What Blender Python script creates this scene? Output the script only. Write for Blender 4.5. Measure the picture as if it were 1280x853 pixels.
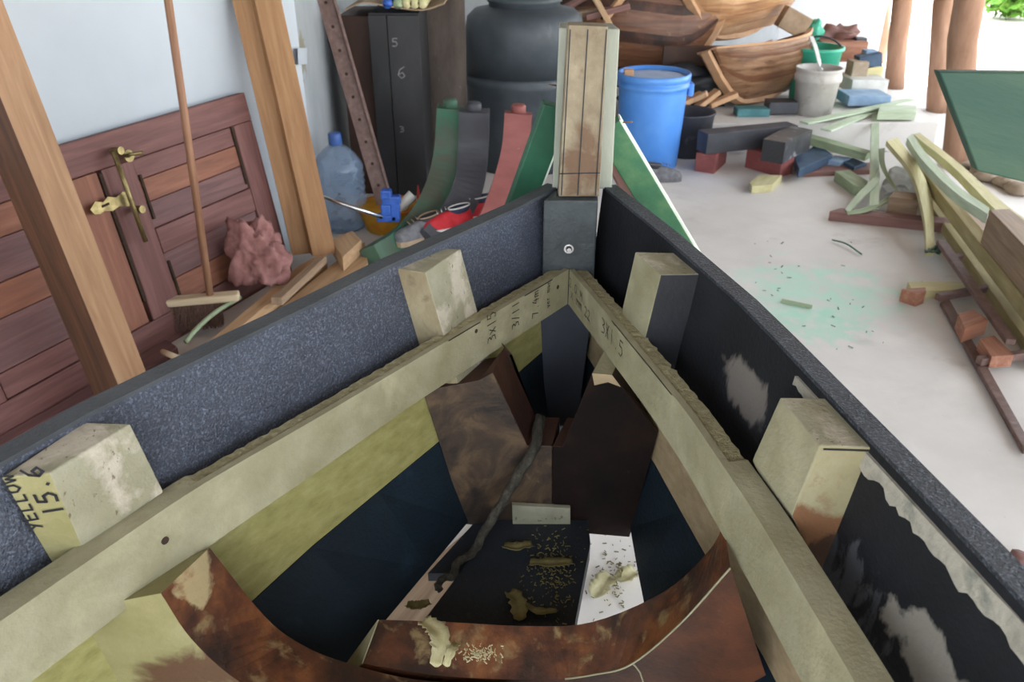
import bpy, bmesh, math, random
from mathutils import Vector, Matrix, noise
random.seed(7)
for o in list(bpy.data.objects): bpy.data.objects.remove(o, do_unlink=True)
sc = bpy.context.scene
R = math.radians
# ---------------- camera ----------------
CAM_H, PITCH, FPX = 1.55, R(28.5), 1033.0
cd = bpy.data.cameras.new('camera'); cam = bpy.data.objects.new('camera', cd); sc.collection.objects.link(cam)
cam.location = (0, 0, CAM_H); cam.rotation_euler = (R(90) - PITCH, 0, 0)
cd.sensor_width = 22.3; cd.lens = FPX / 1280 * 22.3; cd.clip_start = .05; cd.clip_end = 200
cd.dof.use_dof = True; cd.dof.focus_distance = 1.35; cd.dof.aperture_fstop = 5.0
sc.camera = cam
# ---------------- world, sun, exposure ----------------
w = bpy.data.worlds.new('world'); sc.world = w; w.use_nodes = True
bg = w.node_tree.nodes['Background']; bg.inputs[0].default_value = (.86, .93, 1, 1); bg.inputs[1].default_value = 1.9
sd = bpy.data.lights.new('sun', 'SUN'); sd.energy = 6.0; sd.angle = R(3); sd.color = (1, .96, .9)
sun = bpy.data.objects.new('sun', sd); sc.collection.objects.link(sun)
sun.rotation_euler = (R(12), R(16), 0)
sc.view_settings.view_transform = 'Standard'; sc.view_settings.look = 'None'
sc.view_settings.gamma = 1; sc.view_settings.use_curve_mapping = False
sc.view_settings.exposure = 1.55
# ---------------- helpers ----------------
V = Vector
_c, _s = math.cos(PITCH), math.sin(PITCH)
def D(u, v):
    a = (u - 640) / FPX; b = -(v - 426.5) / FPX
    return V((a, _c + b * _s, -_s + b * _c))
def Z(u, v, z):
    d = D(u, v); return V((0, 0, CAM_H)) + d * ((z - CAM_H) / d.z)
def Y(u, v, y):
    d = D(u, v); return V((0, 0, CAM_H)) + d * (y / d.y)
def PL(u, v, p0, n):
    d = D(u, v); o = V((0, 0, CAM_H)); return o + d * ((V(p0) - o).dot(V(n)) / d.dot(V(n)))
def lin(h):
    h = h.lstrip('#'); r = []
    for i in (0, 2, 4):
        x = int(h[i:i + 2], 16) / 255; r.append(x / 12.92 if x <= .04045 else ((x + .055) / 1.055) ** 2.4)
    return (*r, 1)
MATS = {}
def M(name, cols, scale=(8, 8, 8), detail=6, rough=.7, bump=.15, bscale=60, over=(), metal=0, spec=.4, trans=0, lo=.3, hi=.7, dist=0.):
    """cols: hex list over a noise ramp. over: (hex, scale3, lo, hi, strength[, centre, radius3])"""
    m = bpy.data.materials.new(name); m.use_nodes = True; nt = m.node_tree; N = nt.nodes; L = nt.links
    b = N['Principled BSDF']; b.inputs['Roughness'].default_value = rough; b.inputs['Metallic'].default_value = metal
    b.inputs['Specular IOR Level'].default_value = spec
    at = N.new('ShaderNodeAttribute'); at.attribute_name = 'g'
    def noi(sc3, det, off=0, dis=0.):
        mp = N.new('ShaderNodeMapping'); mp.inputs['Scale'].default_value = sc3; mp.inputs['Location'].default_value = (off, off * .7, off * 1.3)
        L.new(at.outputs['Vector'], mp.inputs['Vector'])
        n = N.new('ShaderNodeTexNoise'); n.inputs['Scale'].default_value = 1; n.inputs['Detail'].default_value = det; n.inputs['Distortion'].default_value = dis
        n.inputs['Roughness'].default_value = .6
        L.new(mp.outputs[0], n.inputs['Vector']); return n.outputs['Fac']
    f = noi(scale, detail, 3.1, dist)
    rp = N.new('ShaderNodeValToRGB'); L.new(f, rp.inputs[0]); e = rp.color_ramp.elements
    e[0].position = lo; e[0].color = lin(cols[0]); e[1].position = hi; e[1].color = lin(cols[-1])
    for i, c in enumerate(cols[1:-1]):
        q = e.new(lo + (hi - lo) * (i + 1) / (len(cols) - 1)); q.color = lin(c)
    col = rp.outputs[0]
    for k, ov in enumerate(over):
        mr = N.new('ShaderNodeMapRange'); mr.inputs[1].default_value = ov[2]; mr.inputs[2].default_value = ov[3]; mr.inputs[4].default_value = ov[4]
        fac = noi(ov[1], 5, 11.3 * (k + 1), .4)
        if len(ov) > 5:
            sb = N.new('ShaderNodeVectorMath'); sb.operation = 'SUBTRACT'; L.new(at.outputs['Vector'], sb.inputs[0]); sb.inputs[1].default_value = ov[5]
            dv = N.new('ShaderNodeVectorMath'); dv.operation = 'DIVIDE'; L.new(sb.outputs[0], dv.inputs[0]); dv.inputs[1].default_value = ov[6]
            ln = N.new('ShaderNodeVectorMath'); ln.operation = 'LENGTH'; L.new(dv.outputs[0], ln.inputs[0])
            m2 = N.new('ShaderNodeMapRange'); m2.inputs[1].default_value = .25; m2.inputs[2].default_value = 1.0
            m2.inputs[3].default_value = .22; m2.inputs[4].default_value = -.45; L.new(ln.outputs['Value'], m2.inputs[0])
            ad = N.new('ShaderNodeMath'); ad.operation = 'ADD'; L.new(fac, ad.inputs[0]); L.new(m2.outputs[0], ad.inputs[1]); fac = ad.outputs[0]
        L.new(fac, mr.inputs[0])
        mx = N.new('ShaderNodeMixRGB'); L.new(mr.outputs[0], mx.inputs[0]); L.new(col, mx.inputs[1]); mx.inputs[2].default_value = lin(ov[0]); col = mx.outputs[0]
    L.new(col, b.inputs['Base Color'])
    if bump:
        bp = N.new('ShaderNodeBump'); bp.inputs['Strength'].default_value = bump; bp.inputs['Distance'].default_value = .004
        s3 = tuple(x * bscale / max(scale) for x in scale); L.new(noi(s3, 4, 7), bp.inputs['Height']); L.new(bp.outputs[0], b.inputs['Normal'])
    if trans:
        tr = N.new('ShaderNodeBsdfTransparent'); tr.inputs[0].default_value = (.93, .96, 1, 1)
        mx = N.new('ShaderNodeMixShader'); mx.inputs[0].default_value = 1 - trans
        L.new(tr.outputs[0], mx.inputs[1]); L.new(b.outputs[0], mx.inputs[2]); L.new(mx.outputs[0], N['Material Output'].inputs['Surface'])
    MATS[name] = m; return m
def tag(o, label=None, cat=None, group=None, kind=None):
    if label: o['label'] = label
    if cat: o['category'] = cat
    if group: o['group'] = group
    if kind: o['kind'] = kind
    return o
def thing(name, label, cat, loc, group=None):
    o = bpy.data.objects.new(name, None); o.empty_display_size = .05; sc.collection.objects.link(o); o.location = loc
    return tag(o, label, cat, group)
def wloc(p):
    v = V((0, 0, 0))
    while p is not None: v = v + p.location; p = p.parent
    return v
def mesh(name, vs, fs, mat, parent=None, grain=None, bevel=0, smooth=False, label=None, cat=None, group=None, kind=None):
    vs = [V(v) for v in vs]
    if parent is not None: off = wloc(parent)
    else:
        mn = [min(v[i] for v in vs) for i in range(3)]; mxx = [max(v[i] for v in vs) for i in range(3)]
        off = V(((mn[0] + mxx[0]) / 2, (mn[1] + mxx[1]) / 2, mn[2]))
    me = bpy.data.meshes.new(name); me.from_pydata([v - off for v in vs], [], fs)
    a = me.attributes.new('g', 'FLOAT_VECTOR', 'POINT')
    gr = grain if grain is not None else vs
    a.data.foreach_set('vector', [x for v in gr for x in v])
    bm = bmesh.new(); bm.from_mesh(me); bmesh.ops.recalc_face_normals(bm, faces=bm.faces[:]); bm.to_mesh(me); bm.free()
    if smooth:
        for p in me.polygons: p.use_smooth = True
    me.materials.append(mat)
    o = bpy.data.objects.new(name, me); sc.collection.objects.link(o)
    if parent is not None: o.parent = parent
    else: o.location = off
    if bevel:
        b = o.modifiers.new('bevel', 'BEVEL'); b.width = bevel; b.segments = 2; b.limit_method = 'ANGLE'; b.angle_limit = R(40)
    return tag(o, label, cat, group, kind)
def ro(): return V((random.uniform(-5, 5), random.uniform(-5, 5), random.uniform(-5, 5)))
HEXF = [(0, 3, 2, 1), (4, 5, 6, 7), (0, 1, 5, 4), (1, 2, 6, 5), (2, 3, 7, 6), (3, 0, 4, 7)]
def frame_of(A, B, up=(0, 0, 1)):
    x = (B - A).normalized(); y = V(up).cross(x)
    if y.length < 1e-4: y = V((0, 1, 0)).cross(x)
    y.normalize(); return x, y, x.cross(y)
def bar(name, A, B, wd, h, mat, parent=None, up=(0, 0, 1), bevel=.003, seg=1, taper=1, **k):
    """box from A to B (centres of the underside); width wd, height h"""
    A, B = V(A), V(B); x, y, z = frame_of(A, B, up); L = (B - A).length; r = ro(); vs = []; g = []
    for t, P in ((0, A), (1, B)):
        f = 1 if t == 0 else taper
        for sy, sz in ((-1, 0), (1, 0), (1, 1), (-1, 1)):
            vs.append(P + y * sy * wd / 2 * f + z * h * sz * f); g.append(r + V((t * L, sy * wd / 2, sz * h)))
    return mesh(name, vs, HEXF, mat, parent, g, bevel, **k)
def slab(name, px, z, th, mat, parent=None, bevel=.003, **k):
    """top outline given by picture points taken at height z, thickness th downwards"""
    top = [Z(u, v, z) for u, v in px]; return prism(name, top, (0, 0, -th), mat, parent, bevel, **k)
def prism(name, poly, vec, mat, parent=None, bevel=.003, grain=True, **k):
    n = len(poly); P = [V(p) for p in poly]; vec = V(vec); vs = P + [p + vec for p in P]
    fs = [tuple(range(n)), tuple(range(2 * n - 1, n - 1, -1))] + [(i, (i + 1) % n, (i + 1) % n + n, i + n) for i in range(n)]
    g = None
    if grain:
        e = max(((P[i] - P[(i + 1) % n]) for i in range(n)), key=lambda q: q.length).normalized(); nz = vec.normalized(); ny = nz.cross(e); r = ro()
        g = [r + V((v.dot(e), v.dot(ny), v.dot(nz))) for v in vs]
    return mesh(name, vs, fs, mat, parent, g, bevel, **k)
def loft(name, rings, mat, parent=None, closed=True, caps=True, smooth=True, grain=None, **k):
    n = len(rings[0]); vs = [V(p) for r in rings for p in r]; fs = []
    for i in range(len(rings) - 1):
        for j in range(n if closed else n - 1):
            a = i * n + j; b = i * n + (j + 1) % n; fs.append((a, b, b + n, a + n))
    if caps and closed: fs += [tuple(range(n - 1, -1, -1)), tuple(range((len(rings) - 1) * n, len(rings) * n))]
    g = None
    if grain == 'len':
        r = ro(); g = []; d = 0
        for i, rg in enumerate(rings):
            if i: d += (sum((V(p) for p in rg), V()) / n - sum((V(p) for p in rings[i - 1]), V()) / n).length
            for j in range(n): g.append(r + V((d, (V(rg[j]) - V(rg[0])).length, j * .013)))
    return mesh(name, vs, fs, mat, parent, g, smooth=smooth, **k)
def lathe(name, c, prof, mat, parent=None, n=40, wob=0, **k):
    c = V(c); rings = []
    for r, z in prof:
        rings.append([c + V((r * math.cos(2 * math.pi * j / n) * (1 + wob * math.sin(5 * j)), r * math.sin(2 * math.pi * j / n), z)) for j in range(n)])
    return loft(name, rings, mat, parent, caps=prof[0][0] > .0005 and k.pop('caps', True), **k)
def smoothpath(pts, n=6):
    pts = [V(p) for p in pts]; q = [pts[0] * 2 - pts[1]] + pts + [pts[-1] * 2 - pts[-2]]; out = []
    for i in range(1, len(q) - 2):
        for k in range(n):
            t = k / n; a, b, c, d = q[i - 1], q[i], q[i + 1], q[i + 2]
            out.append(.5 * ((2 * b) + (c - a) * t + (2 * a - 5 * b + 4 * c - d) * t * t + (3 * b - a - 3 * c + d) * t ** 3))
    out.append(pts[-1]); return out
def sweep(name, pts, w, h, mat, parent=None, up=(0, 0, 1), n=6, round_=0, end=1, jit=0, smooth=None, **k):
    """rectangular (or round) section swept along a smooth path"""
    P = smoothpath(pts, n) if n > 1 else [V(p) for p in pts]; rings = []
    for i, p in enumerate(P):
        t = (P[min(i + 1, len(P) - 1)] - P[max(i - 1, 0)]).normalized(); y = V(up).cross(t)
        if y.length < 1e-3: y = V((1, 0, 0)).cross(t)
        y.normalize(); z = t.cross(y); f = 1 + (end - 1) * i / (len(P) - 1)
        if round_:
            rings.append([p + (y * math.cos(a) * w / 2 + z * math.sin(a) * h / 2) * f * (1 + jit * random.uniform(-1, 1)) for a in [2 * math.pi * j / round_ for j in range(round_)]])
        else:
            rings.append([p + (y * a * w / 2 + z * b * h / 2) * f for a, b in ((-1, -1), (1, -1), (1, 1), (-1, 1))])
    return loft(name, rings, mat, parent, smooth=bool(round_) if smooth is None else smooth, grain='len', **k)
def ribbon(name, pts, w, nrm, mat, parent=None, th=.002, **k):
    return sweep(name, pts, w, th, mat, parent, up=nrm, n=k.pop('n', 1), **k)
# stroke lettering
S = {'0': [[(.5, 1), (.15, .75), (.15, .25), (.5, 0), (.85, .25), (.85, .75), (.5, 1)]], '1': [[(.5, 1), (.5, 0)]],
     '2': [[(.1, .8), (.4, 1), (.8, .85), (.75, .55), (.1, 0), (.95, .05)]], '3': [[(.1, 1), (.7, .95), (.85, .75), (.35, .55), (.9, .4), (.8, .1), (.1, 0)]],
     '4': [[(.55, 1), (.05, .4), (.95, .4)], [(.7, .75), (.65, 0)]], '5': [[(.9, 1), (.25, 1), (.15, .6), (.7, .6), (.9, .3), (.6, 0), (.1, .05)]],
     '6': [[(.8, 1), (.3, .75), (.1, .3), (.45, 0), (.85, .2), (.6, .5), (.15, .35)]], '7': [[(.05, 1), (.9, 1), (.4, 0)]], '8': [[(.5, .5), (.2, .75), (.5, 1), (.8, .75), (.5, .5), (.15, .25), (.5, 0), (.85, .25), (.5, .5)]],
     '.': [[(.45, .12), (.55, .05)]], '/': [[(.85, 1.05), (.15, -.05)]], 'x': [[(.1, .7), (.85, 0)], [(.85, .75), (.1, 0)]], 'X': [[(.1, 1), (.85, 0)], [(.85, 1), (.1, 0)]],
     'M': [[(.05, 0), (.2, 1), (.5, .4), (.8, 1), (.95, 0)]], 'm': [[(.05, 0), (.1, .6), (.45, .6), (.5, 0), (.5, .5), (.9, .6), (.95, 0)]],
     'Y': [[(.05, 1), (.5, .5)], [(.95, 1), (.35, 0)]], 'y': [[(.05, .6), (.45, .15)], [(.9, .65), (.3, -.3)]], 'E': [[(.9, 1), (.15, 1), (.15, 0), (.9, 0)], [(.15, .5), (.75, .5)]],
     'L': [[(.2, 1), (.15, 0), (.85, 0)]], 'O': [[(.5, 1), (.1, .7), (.1, .3), (.5, 0), (.9, .3), (.9, .7), (.5, 1)]], 'W': [[(.0, 1), (.25, 0), (.5, .6), (.75, 0), (1, 1)]],
     'e': [[(.1, .3), (.8, .35), (.6, .6), (.15, .45), (.2, .05), (.8, .05)]], 'r': [[(.2, .6), (.2, 0)], [(.2, .4), (.7, .6)]], 'a': [[(.8, .5), (.3, .6), (.15, .15), (.5, 0), (.8, .5), (.85, 0)]], 'i': [[(.5, .6), (.5, 0)], [(.5, .85), (.52, .9)]],
     ' ': []}
def write(text, O, X, Yd, hgt, wd, lw, mat, parent, off=.0012, name='marker_writing', adv=None):
    X = V(X).normalized(); Yd = V(Yd).normalized(); n = X.cross(Yd); vs = []; fs = []; O = V(O)
    for i, ch in enumerate(text):
        for st in S.get(ch, []):
            P = [O + X * ((i * (adv or 1.2) + a) * wd) + Yd * (b * hgt) + n * off for a, b in st]
            for p, q in zip(P, P[1:]):
                t = (q - p).normalized(); s = n.cross(t) * lw / 2; k = len(vs); e = t * lw * .3
                vs += [p - s - e, q - s + e, q + s + e, p + s - e]; fs.append((k, k + 1, k + 2, k + 3))
    if vs: return mesh(name, vs, fs, mat, parent)
def lump(name, c, r, mat, parent=None, seed=0, amp=.3, sub=3, flat=None, **k):
    bm = bmesh.new(); bmesh.ops.create_icosphere(bm, subdivisions=sub, radius=1); c = V(c); vs = []
    for v in bm.verts:
        d = v.co.normalized(); f = 1 + amp * noise.noise(d * 1.7 + V((seed, 0, 0))) + amp * .5 * noise.noise(d * 4 + V((0, seed, 0)))
        p = V((d.x * r[0], d.y * r[1], d.z * r[2])) * f
        if flat is not None and p.z < -flat: p.z = -flat
        vs.append(c + p)
    fs = [[v.index for v in f.verts] for f in bm.faces]; bm.free()
    return mesh(name, vs, fs, mat, parent, smooth=k.pop('smooth', True), **k)
# ---------------- materials ----------------
def wood(name, a, b, c, **k):
    k.setdefault('scale', (3, 40, 40)); k.setdefault('rough', .65); k.setdefault('bump', .25); k.setdefault('bscale', 90)
    return M(name, [a, b, c], dist=.6, **k)
floor_m = M('concrete_floor', ['c4c0bb', 'd0ccc8', 'dad7d4'], (1.3, 1.3, 1.3), 9, .85, .3, 30, over=[
    ('9a938c', (4, 4, 4), .62, .8, .5), ('e6e2de', (2.2, 2.2, 2.2), .55, .75, .5),
    ('a9dcc8', (9, 9, 9), .50, .80, .7, (1.35, 3.3, 0), (.85, .75, .5)), ('97d6bf', (22, 22, 22), .55, .75, .5, (1.25, 3.0, 0), (.5, .4, .5)), ('a59a8c', (60, 60, 60), .7, .78, .5)])
wall_m = M('white_wall', ['a9b1b9', 'b0b8c0', 'b6bec6'], (1.2, 1.2, 1.2), 5, .6, .05, 20, over=[('a9b0b3', (14, 14, 14), .73, .78, .6)])
oldwall_m = M('old_plaster', ['989ea2', 'a3a8ac', 'adb3b8'], (4, 4, 2), 7, .8, .3, 40, over=[('8d8874', (14, 14, 10), .5, .62, .9, (-.992, 4.13, .86), (.2, .24, .26)), ('7c7668', (22, 22, 3), .66, .8, .5)])
bright_m = M('far_wall', ['e3e8ef', 'e8edf3', 'eef2f6'], (1, 1, 1), 4, .7, .05, 20)
roof_m = M('roof_boards', ['4a4038', '5a4c40', '6a5a4a'], (3, 3, 3), 4, .8, .1)
ground_m = M('sandy_ground', ['cfc5b4', 'd9d0c2', 'e2dacd'], (.8, .8, .8), 8, .95, .3, 20)
gunk = [('767e90', (260, 260, 260), .50, .68, .6), ('8d93a0', (500, 500, 500), .63, .72, .65)]
blackL = M('black_tarred_plank', ['282c37', '2e3340', '383e4b'], (7, 7, 7), 8, .42, .9, 260, over=gunk + [('15171b', (9, 9, 9), .6, .75, .6)], spec=.6)
blackR = M('black_plank_scraped', ['17181b', '1c1d21', '222429'], (7, 7, 7), 8, .6, .3, 120, spec=.25, over=[
    ('77716c', (16, 16, 6), .50, .60, .85, (.375, 1.09, .87), (.14, .17, .10)), ('8b857c', (13, 13, 7), .50, .58, .9, (.445, .62, .83), (.14, .16, .085)),
    ('57595e', (34, 34, 12), .60, .68, .6, (.42, .80, .80), (.2, .3, .12)), ('6b6f78', (160, 160, 160), .72, .78, .5)])
gunR = M('black_gunwale_edge', ['1d1f24', '262930', '31353d'], (9, 9, 9), 8, .5, .9, 260, over=[('6f7684', (260, 260, 260), .52, .66, .55)])
putty = M('grey_putty', ['8e8a80', 'a39e92', '76776f'], (30, 30, 30), 6, .6, .6, 90)
cream = M('pale_fibre_board', ['807b5f', '8b866c', '96927a'], (12, 12, 12), 8, .7, .35, 150, over=[('aea98c', (9, 9, 9), .5, .7, .5), ('7d7748', (25, 25, 25), .64, .78, .4)])
fuzz = M('rough_sawn_fibre', ['7f795a', '938c6c', 'a59f80'], (80, 80, 80), 8, .9, 1.0, 220, over=[('b4af92', (90, 90, 90), .6, .7, .8), ('5e5a3c', (60, 60, 60), .62, .74, .6)])
creamF = M('pale_fibre_lower_strake', ['807c4a', '8f8a56', '9c9766'], (6, 30, 60), 6, .65, .4, 150)
tan = M('tan_strake', ['83745a', '917f63', '9d8c70'], (8, 30, 60), 6, .7, .3, 120)
navy = M('dark_blue_strake', ['10181f', '142029', '192733'], (5, 5, 5), 6, .6, .4, 120, spec=.25, over=[('35506b', (8, 8, 8), .6, .8, .5)])
navyk = M('dark_blue_keel_plank', ['1c2027', '20262f', '262e3a'], (5, 5, 5), 6, .6, .4, 120, over=[('4a452f', (80, 80, 80), .62, .72, .6)])
stemblk = M('stem_block_grey', ['262b2d', '33393c', '3f4648'], (12, 12, 12), 8, .55, .5, 110, over=[('4f6159', (9, 9, 9), .6, .8, .5)])
apron_m = M('slate_blue_stem', ['24272f', '2c3039', '363b46'], (6, 6, 3), 6, .6, .3, 90, over=[('4d5665', (8, 8, 5), .62, .8, .4)])
postf = M('sun_browned_stem_face', ['6c604c', '7c715d', '90866f'], (14, 14, 14), 9, .7, .4, 110, over=[('553a26', (16, 16, 16), .44, .66, .8, (.14, 1.66, 1.05), (.09, .09, .16)), ('62503c', (20, 20, 20), .60, .72, .6), ('4a3423', (18, 18, 18), .52, .68, .7, (.14, 1.66, .97), (.09, .09, .06))])
postg = M('pale_green_stem_side', ['7c8074', '888c80', '94978b'], (10, 10, 4), 7, .7, .3, 80, over=[('3a3a30', (50, 50, 24), .70, .76, .8)])
ribtop = M('rib_end_grain', ['7d7963', '87836c', '928e79'], (14, 14, 14), 8, .75, .5, 160, over=[('b5ab9c', (14, 14, 14), .50, .62, .75), ('5c4a34', (110, 110, 60), .64, .68, .85), ('a58f7c', (40, 40, 30), .60, .72, .5)])
ribburn = M('rib_scorched_side', ['7d775a', '877f61', '928c70'], (12, 12, 12), 8, .65, .4, 100, over=[('6b3f22', (22, 22, 16), .46, .62, .85, (.40, .80, .80), (.2, .2, .17)), ('2e1c12', (26, 26, 20), .52, .64, .85, (.40, .80, .77), (.2, .2, .14))])
ribbrown = M('rib_brown_side', ['6a5c44', '7d7158', '8f866c'], (14, 14, 9), 8, .7, .4, 110, over=[('45301f', (20, 20, 14), .55, .7, .7)])
ribL2 = M('rib_pale_lower', ['767148', '827c55', '8f8965'], (12, 12, 12), 8, .65, .4, 110, over=[('57351f', (26, 26, 20), .44, .58, .85, (-.55, .76, .79), (.10, .12, .08)), ('4b2c1c', (12, 12, 12), .44, .6, .9, (-.42, .76, .62), (.16, .12, .10))])
blk = M('black_paint', ['17181c', '1d1f24', '25272d'], (9, 9, 9), 6, .6, .3, 100)
burn = M('orange_brown_scorched_frame', ['2a1a14', '54301e', '7a4c2c'], (11, 11, 11), 9, .45, .35, 90, lo=.38, hi=.66, spec=.5, over=[('8f7b56', (26, 26, 18), .56, .68, .7), ('2a1b16', (12, 12, 12), .54, .66, .75), ('b0a078', (9, 9, 9), .60, .68, .8, (-.43, .80, .76), (.1, .1, .1))])
burnd = M('dark_brown_scorched_frame', ['241510', '3f2518', '5a3420'], (9, 9, 9), 9, .5, .35, 90, over=[('7b6c4f', (16, 16, 16), .66, .74, .6)])
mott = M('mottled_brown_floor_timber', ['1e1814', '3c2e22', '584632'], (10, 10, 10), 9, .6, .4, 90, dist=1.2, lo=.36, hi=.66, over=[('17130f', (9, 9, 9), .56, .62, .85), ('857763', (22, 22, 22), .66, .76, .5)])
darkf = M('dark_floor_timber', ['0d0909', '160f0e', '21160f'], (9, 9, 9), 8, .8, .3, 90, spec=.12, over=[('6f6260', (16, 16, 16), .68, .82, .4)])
darkr = M('reddish_arm_side', ['2b1a16', '3a231c', '4c3026'], (9, 9, 9), 7, .6, .3, 90)
ink = M('black_marker', ['101014', '15151a', '1a1a1f'], (50, 50, 50), 2, .6, 0)
chalk = M('white_chalk', ['6a6a6c', '7c7c7e', '909092'], (90, 90, 90), 3, .9, 0)
holem = M('hole_dark', ['2a1c12', '33241a', '402e20'], (50, 50, 50), 3, .9, 0)
steel = M('bright_steel', ['b9bcc0', 'c8cbce', 'd6d8da'], (50, 50, 50), 3, .25, 0, metal=1)
rope_m = M('dirty_rope', ['24221e', '35322b', '4a463c'], (90, 90, 90), 5, .9, .8, 200)
shav = M('pale_shaving', ['a8a176', 'b8b28c', 'c6c09c'], (30, 30, 30), 6, .7, .3, 120, over=[('6a4a2c', (60, 60, 60), .70, .76, .8)])
shavd = M('olive_shaving', ['5e5836', '6d6642', '7c754e'], (30, 30, 30), 6, .8, .3, 120)
mahog = wood('mahogany', '5c3c39', '6b4743', '7a544f')
mahog2 = wood('mahogany_red_panel', '704838', '7f5240', '8e604b')
mahog3 = wood('mahogany_dull_panel', '5a3f3f', '684a49', '765653')
brass = M('aged_brass', ['6b5f42', '857852', '9a8c62'], (40, 40, 40), 4, .4, .1, metal=.8)
postA = wood('tan_post_wood', '856448', '957355', 'a38263', over=[('6b4a30', (5, 8, 8), .6, .8, .4)])
postAd = wood('post_shaded_side', '3e291d', '4f3424', '61402b')
jamb = wood('jamb_wood', '84603f', '926c48', '9f7a55')
plankw = wood('light_plank', '9a7c5c', 'aa8a68', 'b89a7a')
brist = M('bristles', ['4d3932', '644c43', '7a6054'], (300, 300, 3), 2, .9, 0)
broomw = wood('pale_broom_wood', 'b3a184', 'c1af92', 'cdbd a2'.replace(' ', ''))
handw = wood('broom_handle_wood', '7a5640', '8e6850', 'a07a5e')
cloth_m = M('pink_cloth', ['7c5450', '8e6460', '9f7672'], (20, 20, 20), 5, .95, .5, 150)
rust = M('purple_brown_steel', ['5d4842', '6b544e', '7a645e'], (30, 30, 30), 6, .6, .3, 60, over=[('8b7f7c', (20, 20, 20), .65, .75, .6)])
bluep = M('blue_clamp_paint', ['2a4f9c', '3059ac', '3c66b8'], (20, 20, 20), 3, .4, 0)
orange = M('orange_plastic', ['b85a20', 'c8662a', 'd07232'], (9, 9, 9), 4, .45, .05)
yellowp = M('yellow_plastic_side', ['b5821c', 'c08e22', 'b26a1c'], (9, 9, 9), 5, .5, .05)
redp = M('red_plastic', ['b8352a', 'c43e30', 'cc4a3a'], (9, 9, 9), 3, .5, 0)
cabblk = M('black_cabinet_side', ['19191b', '202022', '29292b'], (9, 9, 4), 6, .5, .2, over=[('6a6a6a', (60, 60, 60), .72, .76, .5)])
cabbr = M('brown_cabinet_side', ['2e1d16', '3f281c', '523525'], (5, 5, 2), 6, .6, .2)
rusty = M('weathered_sheet', ['3a322e', '4a413b', '5b514a'], (9, 9, 3), 7, .8, .4, over=[('77706a', (22, 22, 8), .64, .72, .6)])
cardb = M('cardboard', ['84705a', '95806a', 'a38f78'], (9, 9, 9), 5, .9, .1)
tankm = M('dusty_black_plastic', ['343a40', '3e454b', '4a5056'], (5, 5, 5), 7, .5, .1, over=[('6e7274', (7, 7, 3), .62, .8, .4)])
bluebar = M('blue_plastic', ['4a86d6', '528dda', '5c96de'], (5, 5, 5), 3, .35, 0)
lidm = M('grey_blue_lid', ['93a6c8', '9db0ce', 'a8bad6'], (9, 9, 9), 4, .5, .05)
jugm = M('clear_blue_pet', ['8298b4', '8fa5c0', '9cb0c8'], (9, 9, 9), 3, .12, 0, trans=.52, spec=.8)
jugcap = M('blue_cap', ['3f62a8', '486cb2', '5276ba'], (9, 9, 9), 3, .3, 0, trans=.2)
gp = M('green_paint', ['2c5844', '33634c', '3c6c56'], (6, 6, 6), 6, .6, .2, over=[('4e4c42', (5, 5, 5), .40, .6, .85)])
gpb = M('green_brace_paint', ['204832', '305f42', '5a7850'], (7, 7, 7), 7, .55, .2, over=[('8f9a68', (7, 7, 7), .6, .76, .5)])
gpd = M('dark_green_brace_paint', ['17402f', '1d4a36', '265a42'], (5, 5, 5), 6, .55, .2)
gpw = M('whitish_brace_edge', ['b9c4b4', 'c5cfc0', 'd0d8ca'], (20, 20, 20), 5, .8, .2)
redt = M('red_painted_timber', ['74403c', '804844', '8a524e'], (9, 9, 9), 6, .6, .2, over=[('c0a098', (30, 30, 30), .68, .75, .5)])
redb = M('brick_red_timber', ['733c3a', '7f4644', '8b5250'], (9, 9, 9), 6, .7, .3, over=[('b0605a', (20, 20, 20), .6, .72, .6)])
blkt = M('dark_grey_timber', ['33343a', '3e3f45', '4a4b51'], (6, 6, 6), 6, .55, .3, over=[('8a8a90', (9, 9, 9), .66, .8, .5)])
blackw = M('black_wrapped_timber', ['2c2d30', '37383c', '45464a'], (14, 14, 14), 6, .35, .4, over=[('9a9a9e', (14, 14, 14), .58, .66, .8)])
bluet = M('blue_painted_board', ['2c4055', '364c64', '425a74'], (9, 9, 9), 5, .6, .2)
bluel = M('light_blue_board', ['6d87a6', '7d97b4', '8fa8c0'], (9, 9, 9), 5, .6, .2)
pgreen = M('pale_green_wood', ['a6b69a', 'b4c2a8', 'c2ceb8'], (6, 30, 30), 5, .7, .2)
pgreen2 = M('mid_green_edge_wood', ['808f70', '8d9b7c', '9aa88a'], (6, 30, 30), 5, .7, .2)
pyel = M('pale_yellow_strip', ['b3aa7c', 'c0b88c', 'cbc49c'], (6, 30, 30), 5, .7, .2)
ptim = M('yellow_brown_timber', ['8f8158', 'a09268', 'b0a37c'], (4, 30, 30), 6, .75, .3, over=[('6e6250', (5, 9, 9), .6, .75, .5)])
brownb = wood('brown_bar_wood', '6a4a42', '785650', '866560')
redwood = wood('fresh_red_wood', '85543f', '946550', 'a87e68')
boxt = wood('grey_brown_timber', '7a6450', '8a745e', '9a856e')
hullw = M('varnished_hull_strake', ['866044', 'a67c58', 'bc9876'], (3, 3, 30), 7, .4, .15, dist=.5)
hulld = M('dark_hull_strake', ['5a3a28', '6f4a34', '855c42'], (3, 3, 30), 7, .4, .15, dist=.5, over=[('a88462', (9, 9, 20), .62, .75, .6)])
hullm = M('mid_hull_strake', ['70503a', '86644a', 'a07e62'], (3, 3, 30), 7, .4, .15, dist=.5, over=[('5a3c2a', (7, 7, 25), .52, .66, .7)])
hullk = M('raw_keel_wood', ['a9805e', 'b8906c', 'c6a07e'], (5, 5, 5), 5, .7, .1)
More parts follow.
